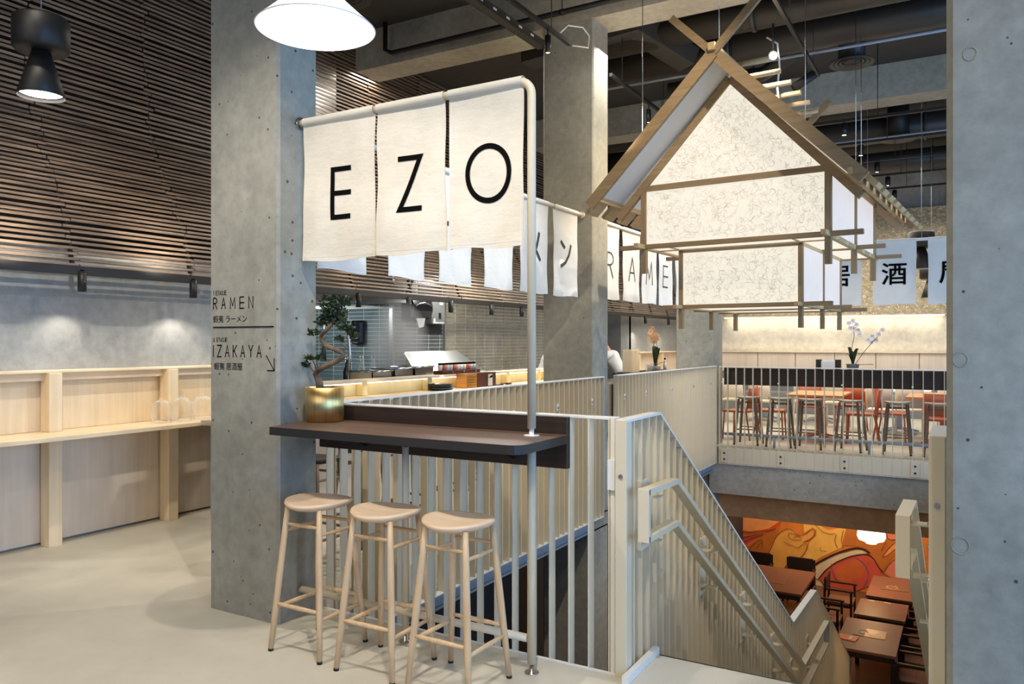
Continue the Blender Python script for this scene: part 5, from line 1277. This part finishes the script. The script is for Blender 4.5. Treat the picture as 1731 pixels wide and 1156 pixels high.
# ================================================================== LOWER DINING ROOM
mw = thing('wall_mural', 'orange and gold painted mural of a hand and patterned sash, lower dining room', 'mural', (-2.2, 17, -2.5))
fmap = lambda d0: (lambda u, v, d: (u, 16-d0, v))
for i, (c_, pts) in enumerate(MURAL_SHAPES):
    mb = MB()
    if i == 0: pts = [(-5.6,-.42),(1.2,-.42),(1.2,-3.42),(-5.6,-3.42)]
    d0 = .002+.0015*i; mb.prism(pts, 17.01, 17-d0, lambda a, b_, c: (a, c, b_))
    mb.build('painted_field', 'paint_'+c_, mw, True)
for c_, w_, pts in MURAL_LINES:
    # round the traced outlines a little
    P = [Vector(p) for p in pts]
    for _ in range(2):
        Q = [P[0]]
        for a, b_ in zip(P, P[1:]): Q += [a*.75+b_*.25, a*.25+b_*.75]
        P = Q+[P[-1]]
    mb = MB(); ribbon(mb, [tuple(p) for p in P], w_*2.3, lambda u, v, d: (u, 16.966, v)); mb.build('painted_line', 'paint_'+c_, mw, True)
LF = -3.42
K = 1.0633      # plan spacing of the lower room
ZT2 = -2.65
def low_table(label, x0, x1, y0, y1, group='lower dining tables'):
    x0, x1, y0, y1 = x0*K, x1*K, y0*K, y1*K
    t = thing('dining_table', label, 'table', ((x0+x1)/2, (y0+y1)/2, LF), 0, group)
    BB(x0, x1, y0, y1, ZT2-.04, ZT2, c=.004).build('tabletop', 'table_wood', t, True)
    BB(x0+.03, x1-.03, y0+.03, y1-.03, ZT2-.12, ZT2-.04, c=.004).build('apron', 'dark_chair', t, True)
    for x in (x0+.04, x1-.04):
        for y in (y0+.05, y1-.05): BB(x-.03, x+.03, y-.03, y+.03, LF, ZT2-.12, c=.004).build('leg', 'dark_chair', t, True)
    return t
low_table('brown table nearest the stairs foot, with an orange folder and menu', -1.53, -.80, 10.92, 12.16)
low_table('brown table in the middle of the lower row', -1.46, -.79, 12.36, 13.16)
low_table('brown table at the back of the lower row, one menu on it', -1.41, -.74, 13.36, 14.55)
low_table('wide brown table under the mural, left of the lower row', -3.70, -2.28, 12.85, 14.22)
def flat(name, label, cat, x, y, w, d, mat, rz=0, z=-2.40, group=None):
    x, y, z = x*K, y*K, ZT2
    o = BB(-w/2, w/2, -d/2, d/2, 0, .006, c=.001).build(name, mat); o.location = (x, y, z); o.rotation_euler = (0,0,rz); return tag(o, label, cat, group)
mn = thing('menu', 'dark and gold menu lying on the nearest lower table', 'menu', (-1.17*K, 11.62*K, ZT2))
B(-.21, -.06, -.17, .17, 0, .006).build('dark_page', 'dark_chair', mn); B(-.06, .21, -.17, .17, 0, .006).build('gold_page', 'tray_wood', mn)
MB().tube([(-.09+.06*math.cos(k*PI/8), .0+.08*math.sin(k*PI/8), .008) for k in range(14)], .006, 5).build('loop_mark', 'petal_peach', mn)
MB().prism([(-.02,-.12),(.10,.05),(.19,-.13)], .006, .009).build('gold_mark', 'birch', mn)
of = thing('folder', 'orange folder at the left edge of the nearest lower table', 'folder', (-1.41*K, 11.30*K, ZT2)); of.rotation_euler = (0,0,-.15)
BB(-.13, .13, -.10, .10, 0, .012).build('cover', 'card_orange', of); B(.02, .06, -.06, .07, .012, .015).build('label', 'paper', of)
m2 = thing('menu', 'reddish brown menu on the back lower table', 'menu', (-1.05*K, 13.95*K, ZT2)); m2.rotation_euler = (0,0,.1)
BB(-.22, .22, -.16, .16, 0, .006, c=.001).build('cover', 'seat_leather', m2)
MB().tube([(-.05+.07*math.cos(k*PI/7), .08*math.sin(k*PI/7), .008) for k in range(13)], .005, 5).tube([(0,-.13,.008),(.06,.0,.008),(.02,.13,.008)], .005, 5).build('swirl_mark', 'petal_peach', m2)
m3 = flat('menu', 'reddish brown menu on the wide table under the mural', 'menu', -2.85, 13.4, .5, .34, 'seat_leather')
for i, (x, y) in enumerate(((-1.30, 13.22), (-1.08, 13.23))):
    flat('napkin', 'white napkin between the lower tables, %s' % ('left' if i == 0 else 'right'), 'napkin', x, y-.13, .10, .03, 'paper', group='napkins below')
def armchair(label, x, y, rz, group='dark armchairs of the lower dining room'):
    t = thing('armchair', label, 'chair', (x, y, LF), rz, group)     # faces -Y
    BB(-.23, .23, -.22, .20, .42, .455, c=.012).build('seat', 'seat_leather', t)
    BB(-.22, .22, .20, .235, .62, .86, c=.01).build('backrest', 'dark_chair', t)
    for sx in (-1, 1):
        MB().bar((sx*.25,-.20,0),(sx*.24,-.20,.66),.035,.035,(0,1,0)).build('leg', 'dark_chair', t)
        MB().bar((sx*.25,.24,0),(sx*.24,.22,.84),.035,.035,(0,1,0)).build('leg', 'dark_chair', t)
        MB().bar((sx*.245,-.24,.665),(sx*.245,.24,.665),.05,.028).build('armrest', 'dark_chair', t)
        MB().bar((sx*.24,-.2,.40),(sx*.24,.22,.40),.025,.04).build('side_rail', 'dark_chair', t)
    MB().bar((-.24,-.2,.40),(.24,-.2,.40),.025,.04).build('front_rail', 'dark_chair', t)
    return t
ac = armchair('dark armchair left of the nearest lower table, near end', -1.97*K, 11.35*K, PI/2)
GC = 'dark armchairs of the lower dining room'
for x, y, r, l in ((-1.98,12.05,PI/2,'dark armchair left of the lower row, between near and middle tables'), (-1.92,12.95,PI/2,'dark armchair left of the middle lower table'),
                   (-1.85,13.95,PI/2,'dark armchair left of the back lower table'), (-.60,11.2,-PI/2,'dark armchair right of the nearest lower table, near end'),
                   (-.58,11.85,-PI/2,'dark armchair right of the nearest lower table, far end'), (-.58,12.6,-PI/2,'dark armchair right of the middle lower table'),
                   (-.56,13.4,-PI/2,'dark armchair right of the back lower table, near end'), (-.56,14.1,-PI/2,'dark armchair right of the back lower table, far end'),
                   (-3.35,14.55,0,'left dark armchair between the wide table and the mural'), (-2.62,14.55,0,'right dark armchair between the wide table and the mural'),
                   (-2.75,12.45,PI,'dark armchair at the near side of the wide table'), (-1.56,10.65,PI+.1,'dark armchair at the near end of the lower row')):
    dup(ac, (x*K, y*K, LF), r, l, GC)
pl = thing('pendant_lamp', 'lit white drum pendant in front of the mural', 'lamp', (-1.44, 14.5, -1.59))
MB().lathe([(0,.0),(.08,.0),(.085,-.02),(.15,-.03),(.215,-.07),(.225,-.16),(.20,-.22),(.10,-.255),(.085,-.28),(0,-.285)], 32, (0,0,.02)).build('shade', 'lamp_shade_lit', pl)
MB().tube([(0,0,.02),(0,0,1.17)], .004, 6).build('cord', 'black_paint', pl)
point('pendant_glow', (-1.44, 14.5, -2.0), 16, AMBER, .1)

# ================================================================== CEILING SERVICES
def pipe(label, pts, r, mat='duct_paint', cat='pipe', n=14, name='ceiling_pipe'):
    t = thing(name, label, cat, pts[0]); MB().tube(pts, r, n).build('run', mat, t, True)
    for i in range(len(pts)-1):
        a, b_ = Vector(pts[i]), Vector(pts[i+1]); d = (b_-a)
        if d.length < 1.2: continue
        for k in (.25, .6, .9):
            p = a+d*k; MB().tube([p-d.normalized()*.02, p+d.normalized()*.02], r*1.12, n).build('collar', mat, t, True)
            MB().tube([p, (p.x, p.y, 5.3)], .006, 5).build('hanger', mat, t, True)
    return t
pipe('round dark duct crossing over the lantern ridge', [(-3.6,8.35,4.95),(3.0,8.35,4.95)], .14, cat='duct', n=20, name='air_duct')
pipe('second dark round duct behind the lantern ridge', [(-4.2,9.15,4.95),(3.0,9.15,4.95)], .17, cat='duct', n=20, name='air_duct')
pipe('dark pipe left of the lantern, running towards the back wall', [(-3.4,9.9,4.85),(-2.2,9.9,4.85),(-1.7,9.3,4.85)], .09)
pipe('thin conduit above the lantern', [(-4.2,8.75,4.60),(3.0,8.75,4.60)], .016, 'grey_steel', n=8)
pipe('dark sprinkler pipe in front of the near concrete beam', [(-5.85,7.10,5.25),(-5.85,7.10,4.93),(-5.75,7.10,4.88),(3.0,7.10,4.90)], .028, 'black_paint', n=10)
pipe('dark duct above the far dining area', [(-6,13.9,4.95),(3.0,13.9,4.95)], .2, cat='duct', n=20, name='air_duct')
pipe('dark duct near the back wall', [(-6,16.4,4.95),(3.0,16.4,4.95)], .2, cat='duct', n=20, name='air_duct')
pipe('conduit over the far spotlights', [(-4,12.9,4.6),(3.0,12.9,4.6)], .02, 'grey_steel', n=8)
bd = thing('air_duct', 'square dark duct elbow beside the middle column', 'duct', (-3.0, 8.0, 4.9))
MB().bar((-3.3,8.0,5.1),(-2.75,8.7,4.75),.28,.2).build('elbow', 'duct_paint', bd, True); MB().bar((-4.6,8.25,5.0),(-3.1,8.15,5.05),.3,.25).build('run', 'duct_paint', bd, True)
ct2 = thing('cable_tray', 'perforated dark cable tray overhead, between pendant and middle column', 'cable tray', (-3.9, 6, 4.62))
B(-3.92, -3.83, 1.0, 7.25, 4.62, 4.63).build('base', 'duct_paint', ct2, True)
for x in (-3.92, -3.83): B(x-.004, x+.004, 1.0, 7.25, 4.62, 4.69).build('side', 'duct_paint', ct2, True)
mb = MB()
for k in range(24): mb.box(-3.826, -3.822, 1.4+.24*k, 1.46+.24*k, 4.645, 4.665)
mb.build('slots', 'paper', ct2, True)['kind'] = 'stuff'
def diffuser(label, x, y, z, r=.26):
    t = thing('air_diffuser', label, 'air vent', (x, y, z))
    for k in range(4):
        rr = r*(1-.22*k); MB().lathe([(rr*.82,.012+.006*k),(rr,0+.006*k),(rr,.01+.006*k),(rr*.82,.02+.006*k)], 32).build('ring', 'duct_paint', t)
    MB().lathe([(0,.03),(r*.6,.03),(r*.6,5.3-z),(0,5.3-z)], 24).build('neck', 'black_paint', t)
diffuser('round dark ceiling vent right of the lantern roof', -1.15, 9.55, 4.68, .24)
diffuser('smaller looking round ceiling vent further back on the right', -.96, 13.5, 4.68, .26)
diffuser('round ceiling vent above the white cone pendant', -5.2, 5.7, 4.85, .26)
def track(label, p0, p1):
    t = thing('lighting_track', label, 'track', p0); MB().bar(p0, p1, .034, .034).build('rail', 'black_paint', t, True)
    d = Vector(p1)-Vector(p0)
    for k in (.1, .5, .9):
        p = Vector(p0)+d*k; MB().tube([p, (p.x, p.y, 5.3)], .005, 5).build('hanger', 'black_paint', t, True)
track('black lighting track ending in front of the middle column', (-3.33, 3.0, 4.42), (-3.33, 6.8, 4.42))
track('black lighting track right of the middle column', (-3.33, 7.8, 4.42), (-3.33, 11.0, 4.42))
track('black lighting track over the lantern house', (-1.45, 6.0, 4.50), (-1.45, 9.2, 4.50))
for i, y in enumerate((10.8, 12.1, 13.4, 14.65, 16.0)):
    track('black cross track over the dining room, %s' % ['nearest', 'second', 'middle', 'fourth', 'farthest'][i], (-4.5, y, 4.38), (2.5, y, 4.38))
GP = 'track spotlights'
can_light((-3.32, 6.33, 4.34), 'small lit spotlight in front of the middle column top', GP, h=.16, r=.028, drop=.07)
can_light((-3.33, 8.95, 4.34), 'small lit spotlight right of the middle column, above the left roof slope', GP, h=.16, r=.028, drop=.07)
for i, (x, y) in enumerate(((-1.39,10.8),(-1.34,12.1),(-1.25,13.4),(-1.2,14.65),(-1.2,16.0))):
    can_light((x, y, 4.34), 'lit spotlight in the row above the far dining area, %s from the viewer' % ['nearest', 'second', 'third', 'fourth', 'farthest'][i], GP, h=.15, r=.04, drop=.03)
def head(label, loc, d):
    t = thing('spotlight', label, 'spotlight', loc, 0, GP); d = Vector(d).normalized()
    MB().tube([Vector((0,0,0))-d*.10, d*.14], .045, 16).build('housing', 'black_paint', t)
    MB().tube([(0,0,.02),(0,0,.30)], .012, 8).build('bracket', 'black_paint', t)
    return t
h1 = head('black spotlight head tilted down left of the round vent', (-1.42, 8.25, 4.17), (-.75, -.25, -.5))
h2 = head('lit spotlight head beside the white cable above the lantern', (-1.62, 7.70, 4.28), (.2, -.9, -.35))
MB().lathe([(0,0),(.036,0)], 16).build('lens', 'lens', h2).rotation_euler = (1.9, 0, .2)
h2.children[-1].location = (.03, -.13, -.05)
wcb = thing('power_cable', 'white cable hanging down to the lantern ridge', 'cable', (-1.62, 7.8, 4.5))
MB().tube([(-1.70,7.8,4.50),(-1.60,7.8,4.42),(-1.58,7.8,4.2),(-1.60,7.8,4.0),(-1.58,7.8,3.72)], .009, 8).build('cord', 'white_steel', wcb, True)
cb2 = thing('power_cable', 'small white loop of cable at the near track end', 'cable', (-3.33, 6.8, 4.45))
MB().tube([(-3.33,6.6,4.46),(-3.30,6.7,4.56),(-3.22,6.86,4.58),(-3.17,6.9,4.5),(-3.17,6.88,4.38),(-3.3,6.8,4.40)], .008, 8).build('cord', 'white_steel', cb2, True)

# ------------------------------------------------------------------ pendants
cx, cy, cz = -2.16, 2.21, 2.745
pd = thing('pendant_lamp', 'large white cone pendant lamp at the top of the picture', 'lamp', (cx, cy, cz))
MB().lathe([(.222,0),(.226,.002),(.20,.025),(.06,.155),(.045,.19),(.045,.30),(.0,.31)], 56).build('shade', 'white_steel', pd)
MB().lathe([(.222,.0005),(.196,.024),(.058,.150),(0,.152)], 56).build('shade_lining', 'white_panel', pd)
MB().lathe([(0,.075),(.045,.085),(.055,.115),(.04,.15),(0,.16)], 24).build('bulb', 'lamp_disc', pd)
MB().tube([(0,0,.31),(0,0,2.5)], .004, 8).build('cord', 'black_paint', pd)
point('pendant_glow', (cx, cy, cz+.05), 16, (1, .95, .88), .05)
def cone_pendant(label, loc, s=1.0, pw=0):
    t = thing('pendant_lamp', label, 'lamp', loc, 0, 'black hourglass pendants')
    MB().lathe([(.112*s,0),(.115*s,.004*s),(.045*s,.235*s),(.0,.24*s)], 36).build('cone_shade', 'black_paint', t)
    MB().lathe([(0,.02*s),(.10*s,.02*s)], 30).build('light_disc', 'lamp_disc', t)
    MB().lathe([(.03*s,.24*s),(.12*s,.235*s),(.135*s,.25*s),(.135*s,.40*s),(.12*s,.415*s),(0,.42*s)], 36).build('drum', 'black_paint', t)
    MB().tube([(0,0,.42*s),(0,0,5.3-loc[2])], .003, 6).build('cord', 'grey_steel', t)
    if pw: point('pendant_glow', (loc[0], loc[1], loc[2]-.06), pw, (1, .95, .9), .06)
cone_pendant('black hourglass pendant lamp at the top left', (-4.09, 2.24, 2.80), .97, 6)
cone_pendant('black hourglass pendant between two pale far banners', (-.615, 12.9, 2.62), 1.3)
cone_pendant('second black hourglass pendant just below, behind the far banners', (-.55, 14.6, 2.28), 1.3)
